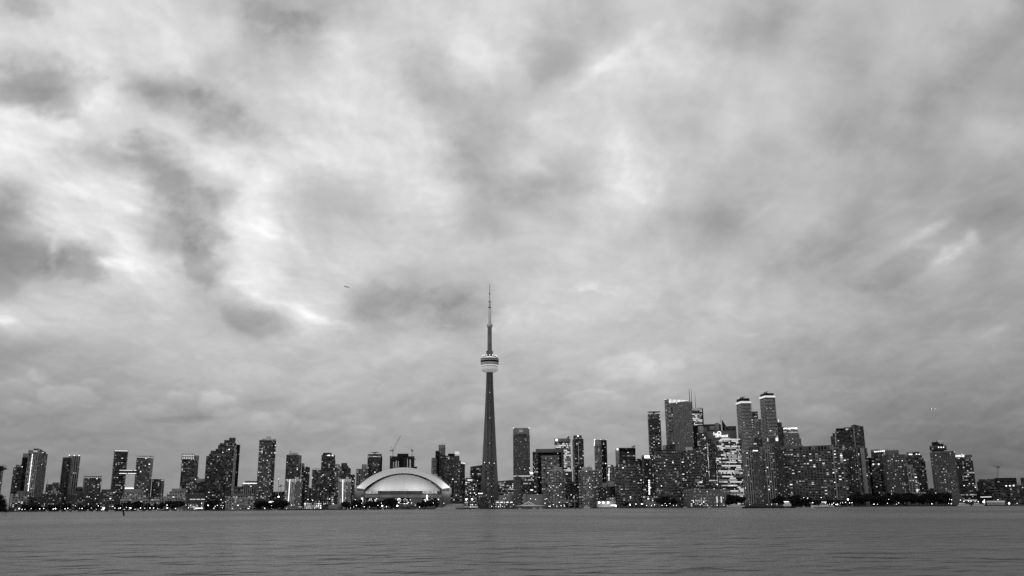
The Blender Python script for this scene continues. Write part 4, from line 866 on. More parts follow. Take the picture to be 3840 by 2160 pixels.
F = T('tall cylinder tower with flat lit disc hovering over its roof', 2060, [('wall', 2428, 2478, 1570, 'balcd', dict(shape='round', dep=32)), ('crown', 2428, 2475, 1551, 'glass', dict(shape='round', dep=31, yb=1570.4))], 62)
a = F.P(2452, 1545.5, 16); MB().lathe([(2, a[1] - 3), (2, a[1] - .8), (15.5, a[1]), (15.5, a[1] + .8)], 28, a[0], 16).build('roof_disc', 'steel_grey', F.o); MB().lathe([(13, a[1] + .9), (11, a[1] + 1.8)], 28, a[0], 16).build('disc_light', 'lamp_mid', F.o)
F = T('massive curved tower with bright vertical stripes across its sloping crown', 2140, [('wall', 2491, 2535, 1503, 'glassl', dict(shape='round', dep=40, v=2)), ('front_wall', 2520, 2594, 1505, 'punch', dict(v=0, dep=36, slope=[(2520, 1496), (2562, 1502), (2594, 1508)])), ('roof', 2491, 2540, 1497, 'pg', dict(shape='round', dep=36, v=4, yb=1503.4))], 46)
for k in range(15):
    x = 2509 + k * 4.8; strip(F, x, x + 2.3, 1496.3 + k * .42, 1512 - k * .62, 'lamp_bright', -.6, 'crown_light')
strip(F, 2489, 2500, 1497, 1499, 'lamp_mid', 0, 'roof_light')
F = T('white banded tower with three tall antennas next to the striped-crown tower', 2330, [('wall', 2590, 2631, 1529, 'bright', dict(v=0)), ('side_wall', 2630, 2636, 1531, 'pb', dict(v=1, dep=30)), ('crown', 2590, 2631, 1529, 'pw', dict(v=-.8, dep=3, yb=1536))], 44, 'office_tower')
for x, y, r_ in ((2588, 1457, 1.6), (2595.5, 1455, 1.2), (2609, 1468, .8)): mast(F, x, 1530, y, r_, 8, r2=r_ * .3)
F = T('broad black office monolith behind the sign-topped office tower', 2260, [('wall', 2597, 2704, 1593, 'black', dict(dep=40)), ('roof', 2616, 2700, 1591, 'pb', dict(v=5, dep=25, yb=1594))], 6, 'office_tower')
F = T('dark banded tower with pale rooftop box in front of black monolith', 2140, [('wall', 2612, 2649, 1624, 'balc', dict(c=.9)), ('penthouse', 2617, 2637, 1598, 'pl', dict(v=3, dep=16, yb=1625)), ('penthouse', 2637, 2651, 1602, 'pg', dict(v=4, dep=16, yb=1625))], 60)
T('mid-grey stepped roof block rising above the sign-topped office tower', 2200, [('wall', 2650, 2700, 1597, 'officed', {}), ('penthouse', 2681, 2696, 1586, 'pm', dict(v=-1, dep=14, yb=1614)), ('penthouse', 2660, 2680, 1597, 'pm', dict(v=-1, dep=10, yb=1612))], 3, 'office_tower')
F = T('dark building with slender white spire and curved buttress', 2220, [('wall', 2717, 2760, 1598, 'officed', dict(dep=30)), ('buttress', 2708, 2724, 1600, 'pb', dict(v=2, dep=10, slope=[(2708, 1572), (2713, 1592), (2724, 1599)]))], 2, 'office_tower')
mast(F, 2706.8, 1640, 1553, 1.3, 1, 'spire', 'roof_white', .35)
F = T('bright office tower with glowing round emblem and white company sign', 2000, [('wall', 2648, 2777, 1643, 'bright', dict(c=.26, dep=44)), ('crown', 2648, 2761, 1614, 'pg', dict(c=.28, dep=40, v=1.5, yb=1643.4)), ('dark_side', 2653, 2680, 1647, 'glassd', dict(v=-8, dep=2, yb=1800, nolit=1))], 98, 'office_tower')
sp = F.P(2697, 1624.5, -8)
def ringv(r0, r1, n=28):
    vs = [(r_ * math.cos(2 * math.pi * i / n), y, r_ * math.sin(2 * math.pi * i / n)) for y in (0, .5) for r_ in (r0, r1) for i in range(n)]; f = []
    for i in range(n):
        j = (i + 1) % n
        f += [(i, j, n + j, n + i), (2 * n + j, 2 * n + i, 3 * n + i, 3 * n + j), (n + i, n + j, 3 * n + j, 3 * n + i), (j, i, 2 * n + i, 2 * n + j)]
    return vs, f
vs, fs = ringv(3.2, 4.3); em = mesh_obj('emblem', vs, fs, ['lamp_bright'], F.o); em.location = (sp[0], -9.3, sp[1])
for a in (25, 65, 115, 150): MB().bar((3.2 * math.cos(R(a)), 0, 3.2 * math.sin(R(a))), (-3.0 * math.cos(R(a)), 0, -3.0 * math.sin(R(a))), .28, 4).build('emblem_ray', 'lamp_mid', em)
text(F, 'Sun', 2675, 2689, 1632, 'lamp_bright', -9.3, height=9); text(F, 'Life Financial', 2683, 2729, 1639.5, 'lamp_bright', -9.3, height=9)
for w_, x0, x1 in ((1643, 2706, 2737), (1647, 2700, 2775)): strip(F, x0, x1, w_, w_ + 1.6, 'lamp_mid', -6.5, 'light_strip')
def striped(label, xl, xr, yt, yc, cl, cr, D, lit):
    F = T(label, D, [('wall', xl, xr, yt + 11, 'stripe', dict(c=.36, dep=36)), ('crown', xl, xr - 1, yt, 'glassl', dict(c=.36, dep=35, yb=yt + 11.4, nolit=1)), ('cap', cl, cr, yc, 'pb', dict(c=.36, dep=30, v=2, yb=yt + .4))], lit)
    W = xr - xl; gy0, gy1 = yt + 2, yt + 9
    # the glowing glass band round the crown follows both faces
    poly, z0, z1 = F.masses[1]; (nx_, ny_), (rx_, ry_), _, (lx_, ly_) = poly; za, zb = F.P(xl, gy0)[1], F.P(xl, gy1)[1]; o_ = .5
    vs = [(lx_ - o_, ly_, zb), (nx_, ny_ - o_, zb), (rx_ + o_, ry_, zb), (lx_ - o_, ly_, za), (nx_, ny_ - o_, za), (rx_ + o_, ry_, za)]
    vs2 = [(x, y + .4, z) for x, y, z in vs]
    mesh_obj('crown_light', vs + vs2, [(0, 1, 4, 3), (1, 2, 5, 4), (7, 6, 9, 10), (8, 7, 10, 11), (3, 4, 10, 9), (4, 5, 11, 10), (1, 0, 6, 7), (2, 1, 7, 8), (0, 3, 9, 6), (5, 2, 8, 11)], ['lamp_mid'], F.o)
    return F
striped('shorter of the two white-striped towers with glowing crown and black cap', 2759, 2817, 1503, 1493, 2761, 2810, 2010, 18)
striped('taller of the two white-striped towers with glowing crown and black cap', 2847, 2908, 1482, 1474, 2850, 2901, 2030, 18)
for lab, x, yb_, x1, y1 in (('tiny crane on the cap of the shorter white-striped tower', 2785, 1492, 2795, 1488), ('tiny crane on the cap of the taller white-striped tower', 2874, 1473, 2882, 1468)):
    crane(lab, 2042 if x < 2800 else 2062, x, yb_, yb_ - 1.5, (x1, y1), (x - 8, yb_ - 1), w=1.6)
F = T('thin dark tower with hair-thin antenna in the gap between white-striped towers', 2280, [('wall', 2817, 2841, 1543, 'officed', {})], 6, 'office_tower'); mast(F, 2820, 1543, 1513, .5, 2)
F = T('pale glass tower in the gap between the two white-striped towers', 2200, [('wall', 2819, 2855, 1573, 'glassl', {}), ('roof', 2819, 2855, 1571, 'pl', dict(yb=1573.3, v=-.5))], 24, 'office_tower'); dots(F, 2820, 1575, 2820.5, 1610, 5, 1.6)
F = T('stepped brown tower with lit cap directly east of taller white-striped tower', 2250, [('wall', 2905, 2940, 1602, 'brick', {}), ('wall_step', 2905, 2931, 1584, 'brick', dict(v=3, yb=1603)), ('crown', 2909, 2922, 1569, 'pm', dict(v=5, dep=14, yb=1585))], 16, 'office_tower')
strip(F, 2916, 2922, 1571, 1583, 'lamp_mid', 4.5, 'crown_light')
F = T('broad stepped tower with two floodlit white drum crowns', 2180, [('wall', 2934, 3011, 1671, 'punch', dict(dep=40)), ('wall_step', 2938, 3004, 1645, 'punch', dict(v=3, dep=36, yb=1672)), ('wall_step', 2940, 2997, 1626, 'punch', dict(v=6, dep=30, yb=1646)), ('crown', 2937, 2954, 1608, 'wgrid', dict(v=8, dep=18, yb=1627, shape='round')), ('crown', 2954, 2991, 1608, 'wgrid', dict(v=8, dep=22, yb=1627, shape='round'))], 60, 'office_tower')
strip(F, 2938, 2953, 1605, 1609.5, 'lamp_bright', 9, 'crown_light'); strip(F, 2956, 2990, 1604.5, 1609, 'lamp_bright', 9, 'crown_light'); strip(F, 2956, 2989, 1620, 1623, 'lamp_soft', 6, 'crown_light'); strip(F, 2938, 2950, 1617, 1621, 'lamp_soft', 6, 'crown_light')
T('dark building filling the gap behind the two lattice-fronted residential towers', 2080, [('wall', 2836, 2880, 1645, 'punchd', {}), ('wall_side', 2824, 2838, 1643, 'office', dict(v=2))], 12, 'office_tower')
F = T('shorter of two pale lattice-fronted residential towers, western one', 1850, [('wall', 2784, 2828, 1690, 'lattice', dict(c=.25)), ('wall_side', 2824, 2850, 1694, 'punchd', dict(v=2)), ('penthouse', 2808, 2846, 1676, 'pd', dict(v=6, dep=16, yb=1695))], 26)
dots(F, 2825, 1690, 2840, 1690, 5, 1.8, 'lamp_bright', 1.6, 'window')
F = T('taller of two pale lattice-fronted residential towers, with square roof lamps', 1855, [('wall', 2848, 2908, 1674, 'lattice', dict(c=.3)), ('wall_side', 2904, 2938, 1676, 'brick', dict(v=2)), ('penthouse', 2860, 2906, 1664, 'pg', dict(v=5, dep=18, yb=1677)), ('penthouse', 2884, 2921, 1641, 'pd', dict(v=8, dep=18, yb=1677)), ('penthouse', 2877, 2930, 1656, 'pd', dict(v=7, dep=18, yb=1677))], 52)
strip(F, 2877, 2881, 1643, 1655, 'lamp_mid', 6.5, 'roof_lamp'); strip(F, 2909, 2918, 1642, 1653, 'lamp_bright', 6.5, 'roof_lamp')
# the wide folded slab by the eastern shore
F = T('very wide dark gridded slab building, long as a whole city block', 1860, [('wall', 2938, 3124, 1683, 'dgrid', dict(dep=30, slope=[(2938, 1685), (2965, 1684), (2982, 1682), (3000, 1676), (3060, 1674), (3124, 1672)])), ('end_wall', 3121, 3168, 1671, 'dgrid', dict(v=-5, dep=32)), ('crown', 2952, 3122, 1672, 'pg', dict(v=2, dep=24, yb=1686, slope=[(2952, 1676), (3036, 1671), (3122, 1668)])), ('pier', 3119, 3125, 1668, 'pm', dict(v=-7, dep=4)), ('end_crown', 3124, 3168, 1667, 'pg', dict(v=-4, dep=28, yb=1671.3))], 98, 'apartment_slab', 'building')
F = T('dark tower group with tall slanted glass slab above the wide gridded building', 2060, [('wall', 3130, 3194, 1614, 'balcd', dict(c=.1)), ('wall_step', 3114, 3131, 1636, 'balc', dict(v=3, dep=20)), ('wall_step', 3121, 3131, 1625, 'balc', dict(v=4, dep=18, yb=1637)), ('crown', 3134, 3166, 1606, 'pb', dict(v=4, dep=16, yb=1615)), ('crown', 3165, 3194, 1602, 'pg', dict(v=5, dep=18, yb=1615)), ('glass_wall', 3191, 3237, 1594, 'glassd', dict(v=-2, slope=[(3191, 1598), (3196, 1590.5), (3237, 1599)])), ('pier', 3199, 3203, 1606, 'pm', dict(v=-4, dep=3))], 22)
strip(F, 3171, 3181, 1607, 1613, 'glow_mid', 4, 'window'); lit_window(F.o, F.P(3196, 1590)[0], 2, F.P(3196, 1590)[1], 1.6, 1.6, 0, 'lamp_mid', 'roof_lamp')
F = T('dark tower with broad pale blank pier next to the wide gridded building', 1880, [('wall', 3180, 3252, 1682, 'brick', dict(dep=32)), ('roof', 3176, 3246, 1678, 'pd', dict(v=3, dep=26, yb=1683)), ('pier', 3225, 3240, 1679, 'pm', dict(v=-2.5, dep=4)), ('pier', 3210, 3215, 1680, 'pg', dict(v=-2, dep=4))], 50)
T('black sliver in the gap east of the pale-pier tower', 2060, [('wall', 3252, 3270, 1716, 'black', {})], 1)
F = T('dark tower with a row of bright roof lamps and lower lit shoulder', 1940, [('wall', 3265, 3312, 1689, 'dark', {}), ('roof', 3265, 3300, 1686, 'pd', dict(v=2, dep=18, yb=1690)), ('wall_step', 3267, 3306, 1745, 'dark', dict(v=-6, dep=7)), ('wall_cap', 3267, 3306, 1740, 'pg', dict(v=-5.5, dep=6, yb=1745.4))], 18)
dots(F, 3281, 1694, 3315, 1691, 6, 2.2, 'lamp_bright', -1, 'roof_lamp'); dots(F, 3275, 1741, 3295, 1740.5, 2, 2.4, 'lamp_bright', -7.5, 'roof_lamp')
F = T('broad grey apartment tower with many small windows and blank roof block', 1880, [('wall', 3306, 3398, 1704, 'punchd', dict(c=.1, dep=36)), ('penthouse', 3318, 3369, 1688, 'pg', dict(v=5, dep=20, yb=1705))], 60)
for x in (3322, 3327, 3335): mast(F, x, 1688, 1680, .3, 9)
F = T('dark stepped tower with lit bowl-shaped roof east of the broad grey tower', 1960, [('wall', 3396, 3457, 1706, 'dark', dict(dep=34)), ('wall_step', 3450, 3463, 1718, 'dark', dict(v=2, dep=26)), ('wall_step', 3456, 3470, 1729, 'balcd', dict(v=4, dep=24)), ('roof_bowl', 3398, 3427, 1695, 'pm', dict(v=5, dep=24, yb=1707, shape='round')), ('penthouse', 3426, 3447, 1694, 'pd', dict(v=5, dep=20, yb=1707))], 26)
dots(F, 3411, 1704, 3418, 1704, 2, 2.4, v=3, name='roof_lamp'); dots(F, 3437, 1703, 3447, 1704, 2, 2.0, v=3, name='roof_lamp')
F = T('slim white-gridded tower with pale roof box in front of stepped dark tower', 1850, [('wall', 3402, 3435, 1758, 'grid', dict(dep=22)), ('penthouse', 3401, 3421, 1743, 'pm', dict(v=2, dep=14, yb=1759)), ('wall_step', 3432, 3447, 1803, 'grid', dict(v=2, dep=18))], 24)
F = T('grey hotel tower crowned by a revolving drum restaurant', 1860, [('wall', 3486, 3581, 1694, 'punchd', dict(dep=28)), ('parapet', 3486, 3581, 1692, 'pg', dict(v=.4, dep=26, yb=1694.3)), ('neck', 3494, 3541, 1687, 'pd', dict(v=5, dep=26, yb=1693, shape='round')), ('drum', 3485, 3549, 1670.5, 'glassd', dict(v=1, dep=36, yb=1686, shape='oct', nolit=1)), ('cap', 3493, 3537, 1657, 'pb', dict(v=6, dep=24, yb=1671, shape='oct'))], 48, 'hotel_tower')
text(F, 'Westin', 3519, 3536.5, 1664, 'lamp_soft', 4.5, height=12); dots(F, 3520, 1677, 3538, 1677, 3, 1.8, 'lamp_bright', .3, 'window'); mast(F, 3513, 1657, 1649, .6, 12)
a, b_, c_, d_ = F.P(3552, 1872, -20), F.P(3613, 1872, -20), F.P(3600, 1849, -20), F.P(3572, 1849, -20)
vs = [(a[0], -20, 0), (b_[0], -20, 0), (b_[0], -20, b_[1]), (c_[0], -20, c_[1]), (d_[0], -20, d_[1]), (a[0], -20, a[1])]
mesh_obj('base_hood', vs + [(x, 0, z) for x, _, z in vs], [(0, 1, 2, 3, 4, 5), (2, 1, 7, 8), (3, 2, 8, 9), (4, 3, 9, 10), (5, 4, 10, 11), (0, 5, 11, 6), (11, 10, 9, 8, 7, 6)], ['concrete_grey'], F.o)
F = T('long low podium of pale concrete running west from the hotel tower', 1820, [('wall', 3396, 3560, 1850, 'pg', dict(dep=22)), ('parapet', 3420, 3500, 1846, 'vert', dict(v=-1, dep=6, yb=1850.3, nolit=1))], 0, 'podium_hall', 'building'); lit_window(F.o, F.P(3422, 1860)[0], -1, F.P(3422, 1860)[1], 3.5, 3.5, 0, 'lamp_bright'); dots(F, 3500, 1849, 3519, 1848, 3, 1.8, 'lamp_mid', -1.5)
F = T('newspaper office tower with lit company name and bright window rows', 1960, [('wall', 3578, 3646, 1716, 'officed', dict(dep=36)), ('crown', 3578, 3645, 1706, 'pg', dict(v=.5, yb=1716.4)), ('penthouse', 3584, 3607, 1703, 'pd', dict(v=6, dep=16, yb=1707))], 50, 'office_tower')
text(F, 'Toronto Star', 3579, 3618, 1714, 'lamp_bright', -.8, height=9.5)
T('small low dark block behind the western foot of the hotel tower', 2060, [('wall', 3478, 3502, 1831, 'brick', {})], 2, 'apartment_block', 'building')
F = T('unfinished dark concrete building with open floors at the eastern shore', 1960, [('wall', 3728, 3812, 1792, 'site', dict(dep=30)), ('wall_step', 3668, 3732, 1796, 'dark', dict(v=2, dep=30)), ('wall_step', 3662, 3682, 1806, 'balcd', dict(v=1, dep=24))], 8, 'unfinished_block', 'building')
crane('hammerhead crane above the unfinished building at the eastern shore', 1985, 3741, 1800, 1752, (3722, 1747.5), (3748, 1751), w=3.0, apex=(3740, 1745))
F = T('low black quay building with a row of lit windows', 1830, [('wall', 3660, 3718, 1840, 'black', dict(dep=22))], 2, 'quay_building', 'building'); dots(F, 3679, 1864, 3716, 1863, 11, 1.7, 'lamp_mid')
F = T('long dark office building with thin horizontal lines at the eastern shore', 1815, [('wall', 3714, 3776, 1835, 'balcd', dict(dep=20)), ('wall', 3775, 3838, 1820, 'balcd', dict(v=1, dep=22)), ('roof', 3774, 3846, 1818, 'pm', dict(v=0, dep=22, yb=1820.3))], 4, 'office_block', 'building')
dots(F, 3773, 1822, 3801, 1821.5, 3, 2.0, v=-1)
T('dark block cut by the eastern edge of the view', 1940, [('wall', 3826, 3880, 1791, 'brick', {})], 2, 'apartment_block', 'building')
# warehouse row and small shore buildings, centre to east
F = T('large pale concrete terminal warehouse with rows of windows on the quay', 1790, [('wall', 2541, 2740, 1836, 'punch', dict(c=.3, dep=70)), ('roof_floor', 2556, 2706, 1808, 'dark', dict(c=.3, v=10, dep=40, yb=1837)), ('penthouse', 2606, 2622, 1797, 'pm', dict(v=22, dep=8, yb=1809)), ('penthouse', 2650, 2690, 1803, 'pg', dict(v=22, dep=8, yb=1809)), ('parapet', 2541, 2740, 1834, 'pm', dict(c=.3, dep=69, v=-.5, yb=1836.3))], 84, 'terminal_warehouse', 'building')
strip(F, 2622, 2634, 1805, 1811, 'lamp_mid', 12, 'window')
for x in (2686, 2702): strip(F, x, x + 6, 1862, 1885, 'lamp_mid', -.8, 'window')
T('small round-roofed glass hall with lit stairs before the terminal warehouse', 1775, [('wall', 2588, 2650, 1880, 'shop', dict(dep=12)), ('wall_step', 2592, 2644, 1867, 'shop', dict(v=3, dep=12, yb=1881, shape='bow'))], 22, 'glass_hall', 'building')
T('dark brick gabled quay house with small dormer', 1785, [('wall', 2348, 2413, 1880, 'brick', dict(dep=20)), ('roof', 2346, 2414, 1869, 'pd', dict(v=-1, dep=22, yb=1880.3, slope=[(2346, 1879), (2352, 1869), (2404, 1868), (2414, 1879)])), ('dormer', 2372, 2378, 1866, 'pg', dict(v=-1.5, dep=4, yb=1874))], 2, 'quay_house', 'house')
T('low pale block with lit upper windows between dark gabled house and condo', 1800, [('wall', 2410, 2466, 1861, 'shop', dict(dep=16)), ('wall_low', 2414, 2466, 1882, 'pm', dict(v=-4, dep=5))], 16, 'quay_building', 'building')
T('narrow pale strip of shops at the foot of the widest rounded condo', 1790, [('wall', 2466, 2516, 1877, 'pm', dict(dep=16))], 4, 'quay_building', 'building')
F = T('low white power house washed by three floodlights', 1785, [('wall', 2238, 2308, 1879, 'pl', dict(dep=14)), ('wall_step', 2276, 2308, 1866, 'shop', dict(v=3, dep=12))], 8, 'power_house', 'building')
strip(F, 2290, 2306, 1893, 1897, 'lamp_bright', -2, 'lit_canopy')
F = T('long lit market hall on the quay below the banded glass tower', 1790, [('wall', 1140, 1206, 1886, 'shop', dict(dep=18)), ('roof', 1139, 1207, 1884.5, 'pg', dict(v=-1, yb=1886.3))], 26, 'market_hall', 'building')
for x in (1118, 1150, 1180): strip(F, x, x + 14, 1899, 1903, 'lamp_soft', -4, 'lit_shopfront')
F = T('stone quay building with pointed glass clock turret', 1785, [('wall', 1232, 1286, 1893, 'pm', dict(dep=14)), ('turret', 1241, 1252, 1878, 'glass', dict(v=4, dep=6, yb=1893.4)), ('turret_roof', 1241, 1252, 1862, 'glassl', dict(v=4, dep=6, yb=1878.3, slope=[(1241, 1877), (1246.5, 1862), (1252, 1877)]))], 6, 'quay_building', 'building')
T('row of low dark shops on the quay in front of the stadium', 1790, [('wall', 1462, 1575, 1893, 'shop', dict(dep=10, nolit=1)), ('wall_low', 1350, 1462, 1905, 'pg', dict(v=2, dep=8))], 0, 'shop_row', 'building')
T('low dark glass hall with terraced skylights at foot of the wide gridded building', 1800, [('wall', 3030, 3130, 1862, 'balcd', dict(dep=16)), ('wall_low', 2960, 3120, 1876, 'black', dict(v=-3, dep=4))], 8, 'glass_hall', 'building')
T('brown stepped block under the small distant crane', 2040, [('wall', 1020, 1075, 1856, 'brick', {})], 4, 'apartment_block', 'building')
T('dim block between needle tower foot and stadium with strip windows', 1850, [('wall', 1741, 1800, 1882, 'officed', dict(dep=18))], 14, 'office_block', 'building')
# ------------------------------------------------------------------ tent, truss, tank
F = Frame('tent_canopy', 'white suspended tent canopy strung from a central mast on the quay', 'tent', 1785, 1982)
ap = F.P(1982, 1881); MB().bar((ap[0], 0, 0), (ap[0], 0, ap[1]), .5, 8).build('mast', 'boat_white', F.o)
a, b_, z1 = F.P(1944, 1899), F.P(2042, 1899), F.P(1982, 1897)[1]
MB().lathe([(30, a[1] + .3), (29, z1 + .4), (12, z1 + 1.4), (.5, z1 + 2.4)], 16, ap[0] + 3, 0).build('canopy', 'roof_white', F.o, True)
for x in (1948, 1956, 1967, 1997, 2008, 2017): q = F.P(x, 1898, -4); MB().bar((ap[0], -1, ap[1]), (q[0], -4, q[1]), .38, 4).build('cable', 'lamp_soft', F.o)
F = Frame('steel_truss', 'pale open steel truss frame on tall poles before the white grid towers', 'truss', 1780, 2115)
a, b_ = F.P(2072, 1877), F.P(2165, 1883)
truss((a[0], 0, a[1] - 1.5), (b_[0], 0, a[1] - 1.5), 3.0, .22).build('beam', 'steel_pale', F.o)
for x in (2078, 2112, 2132, 2154): q = F.P(x, 1861); MB().bar((q[0], -2, 0), (q[0], -2, q[1]), .35, 6).build('pole', 'steel_pale', F.o)
F = Frame('tank_shed', 'long pale round-roofed canopy on the quay beyond the moored ferries', 'shed', 1785, 3735)
a, b_ = F.P(3700, 1887), F.P(3769, 1887); vs, fs = [], []
for k in range(13):
    t_ = math.pi * k / 12
    for x in (a[0], b_[0]): vs.append((x + (1 if x < 0 else -1) * 0, 9 - 9 * math.cos(t_), 3.0 + 3.4 * math.sin(t_) + 2))
for k in range(12): fs.append((2 * k, 2 * k + 1, 2 * k + 3, 2 * k + 2))
mesh_obj('canopy', vs, fs, ['roof_white'], F.o, smooth=True); MB().box(a[0] + .5, b_[0] - .5, .5, 17.5, 0, 5).build('wall', 'concrete_pale', F.o)

# ------------------------------------------------------------------ boats
def hull(name, L_, B, H, m, parent, bow=.25, flare=.0, draft=.5):
    vs, fs = [], []; n_ = 14
    for i in range(n_ + 1):
        t_ = i / n_; w = B / 2 * min(1, math.sqrt(max(0, 1 - max(0, (t_ - (1 - bow)) / bow) ** 2))) if bow else B / 2
        w = max(w, .03); sh = H * (1 + .35 * max(0, t_ - .6) / .4)
        for s, z in ((-1, sh), (-.82, -draft), (.82, -draft), (1, sh)): vs.append((-L_ / 2 + L_ * t_ - (.02 * L_ if z < 0 and t_ > .9 else 0), w * s, z))
    for i in range(n_):
        for k in range(3): fs.append((4 * i + k, 4 * i + 4 + k, 4 * i + 5 + k, 4 * i + 1 + k))
        fs.append((4 * i + 3, 4 * i + 7, 4 * i + 4, 4 * i))
    fs.append((0, 1, 2, 3))
    return mesh_obj(name, vs, fs, [m], parent)
def boat(label, D, px, px2, kind, hm='boat_white', heading=1, name='motor_boat', cat='boat', group=None):
    F = Frame(name, label, cat, D, (px + px2) / 2, group, 0.0); L_ = F.P(px2, 1900)[0] - F.P(px, 1900)[0]
    e = F.o; B = min(9, L_ * .24); s = heading
    root = bpy.data.objects.new('tmp', None)
    def fx(o): o.scale = (s, 1, 1); return o
    if kind == 'yacht':
        fx(hull('hull', L_, B, 2.6, hm, e)); k = .5
        for i, (a, b_, z, h) in enumerate(((-.46, .16, 2.6, 2.2), (-.36, .06, 4.8, 2.0), (-.22, -.02, 6.8, 1.5))):
            c = fx(MB().box(a * L_, b_ * L_, -B * .38, B * .38, z, z + h * .35).box(a * L_, b_ * L_, -B * .4, B * .4, z + h * .8, z + h).box(a * L_ + .5, b_ * L_ - 1, -B * .36, B * .36, z + h * .35, z + h * .8, 1).build('cabin', [hm, 'glass_black'], e))
        fx(MB().bar((-.1 * L_, 0, 8.3), (-.1 * L_, 0, 11), .15).build('mast', 'steel_pale', e))
    elif kind == 'speed':
        fx(hull('hull', L_, B, 2.2, hm, e, bow=.5)); fx(MB().box(-.46 * L_, .35 * L_, -B * .48, B * .48, .1, .75).build('boot_stripe', 'boat_dark', e))
        v, f = box_vf(-.28 * L_, .12 * L_, -B * .36, B * .36, 2.2, 4.0); v = [(x * (.72 if z > 3 else 1), y * (.8 if z > 3 else 1), z) for x, y, z in v]
        fx(mesh_obj('cabin', v, f, [hm], e)); fx(MB().box(-.2 * L_, .1 * L_, -B * .37, B * .37, 2.9, 3.5).build('windscreen', 'glass_black', e))
        fx(MB().box(-.2 * L_, .02 * L_, -B * .3, B * .3, 5.3, 5.7).bar((-.15 * L_, 0, 4), (-.12 * L_, 0, 5.4), .2).build('radar_arch', 'lamp_bright', e))
    elif kind == 'ferry':
        fx(hull('hull', L_, B, 1.8, hm, e, bow=.18)); fx(MB().box(-.44 * L_, .36 * L_, -B * .4, B * .4, 1.8, 2.6).box(-.43 * L_, .35 * L_, -B * .38, B * .38, 2.6, 3.5, 1).box(-.45 * L_, .37 * L_, -B * .42, B * .42, 3.5, 3.9).build('cabin', [hm, 'glass_dark'], e))
        fx(MB().box(-.3 * L_, .1 * L_, -B * .25, B * .25, 3.9, 5.4).box(-.31 * L_, .11 * L_, -B * .3, B * .3, 5.4, 5.7).build('wheelhouse', hm, e)); fx(MB().bar((-.1 * L_, 0, 5.7), (-.1 * L_, 0, 8.5), .12).build('mast', 'steel_pale', e))
    elif kind == 'barge':
        fx(hull('hull', L_, B, 1.5, 'boat_dark', e, bow=.1)); fx(MB().box(-.45 * L_, -.1 * L_, -B * .35, B * .35, 1.5, 3.4).box(-.3 * L_, -.05 * L_, -B * .3, B * .3, 3.4, 4.6).build('deck_load', 'boat_dark', e))
        fx(MB().box(.27 * L_, .41 * L_, -B * .3, B * .3, 1.5, 4.2).box(.29 * L_, .39 * L_, -B * .25, B * .25, 4.2, 6.0).build('wheelhouse', 'boat_white', e)); fx(MB().box(.28 * L_, .37 * L_, -B * .31, -B * .25, 6.05, 6.7).build('deck_light', 'lamp_bright', e))
        fx(truss((.12 * L_, 0, 1.5), (.02 * L_, 0, 8), 1.2, .2).build('boom', 'boat_dark', e)); fx(MB().bar((.2 * L_, 0, 1.5), (.2 * L_, 0, 5), .3).build('mast', 'boat_dark', e))
    elif kind == 'sail':
        fx(hull('hull', L_, max(2.2, B), 1.1, hm, e, bow=.4)); MB().bar((0, 0, 1), (0, 0, 13), .13, 5).build('mast', 'steel_pale', e); MB().bar((0, 0, 2.2), (-.4 * L_, 0, 2.2), .1, 4).build('boom', 'steel_pale', e)
        MB().box(-.3 * L_, .1 * L_, -.8, .8, 1.1, 1.7).build('cabin', hm, e)
    else:
        fx(hull('hull', L_, max(2.4, B), 1.0, hm, e, bow=.35)); fx(MB().box(-.3 * L_, .1 * L_, -.9, .9, 1.0, 2.1).box(-.25 * L_, .1 * L_, -.93, .93, 1.4, 1.8, 1).build('cabin', [hm, 'glass_black'], e))
    return F
boat('large white motor yacht moored by the stadium, three decks tall', 1735, 1637, 1709, 'yacht', heading=-1, name='motor_yacht', cat='yacht')
boat('fast white cabin cruiser crossing before the wide gridded building', 860, 3040, 3127, 'speed', heading=-1, name='cabin_cruiser')
boat('long low dark work barge with white wheelhouse near the lattice towers', 930, 2782, 2985, 'barge', name='work_barge', cat='barge')
boat('long low white ferry behind the dark work barge', 1650, 2722, 2812, 'ferry', name='ferry', cat='ferry')
boat('white harbour ferry moored nearest the hotel tower, at the lit eastern quay', 1735, 3590, 3640, 'ferry', name='ferry', cat='ferry')
boat('white harbour ferry moored beside the pale round-roofed canopy', 1735, 3645, 3692, 'ferry', name='ferry', cat='ferry')
boat('small white ferry with lit cabin below the east white grid tower', 1738, 2188, 2214, 'ferry', name='ferry', cat='ferry')
F = boat('small fast boat with lit roof strip off the western shore', 1700, 376, 398, 'small', hm='boat_dark'); a, b_ = F.P(379, 1910.5), F.P(391, 1912.5); MB().box(a[0], b_[0], -1.3, -1, b_[1], a[1]).build('light_strip', 'lamp_bright', F.o)
F = boat('flat tour boat with canopy off the white quay building', 1700, 673, 716, 'ferry', hm='concrete_mid', name='tour_boat')
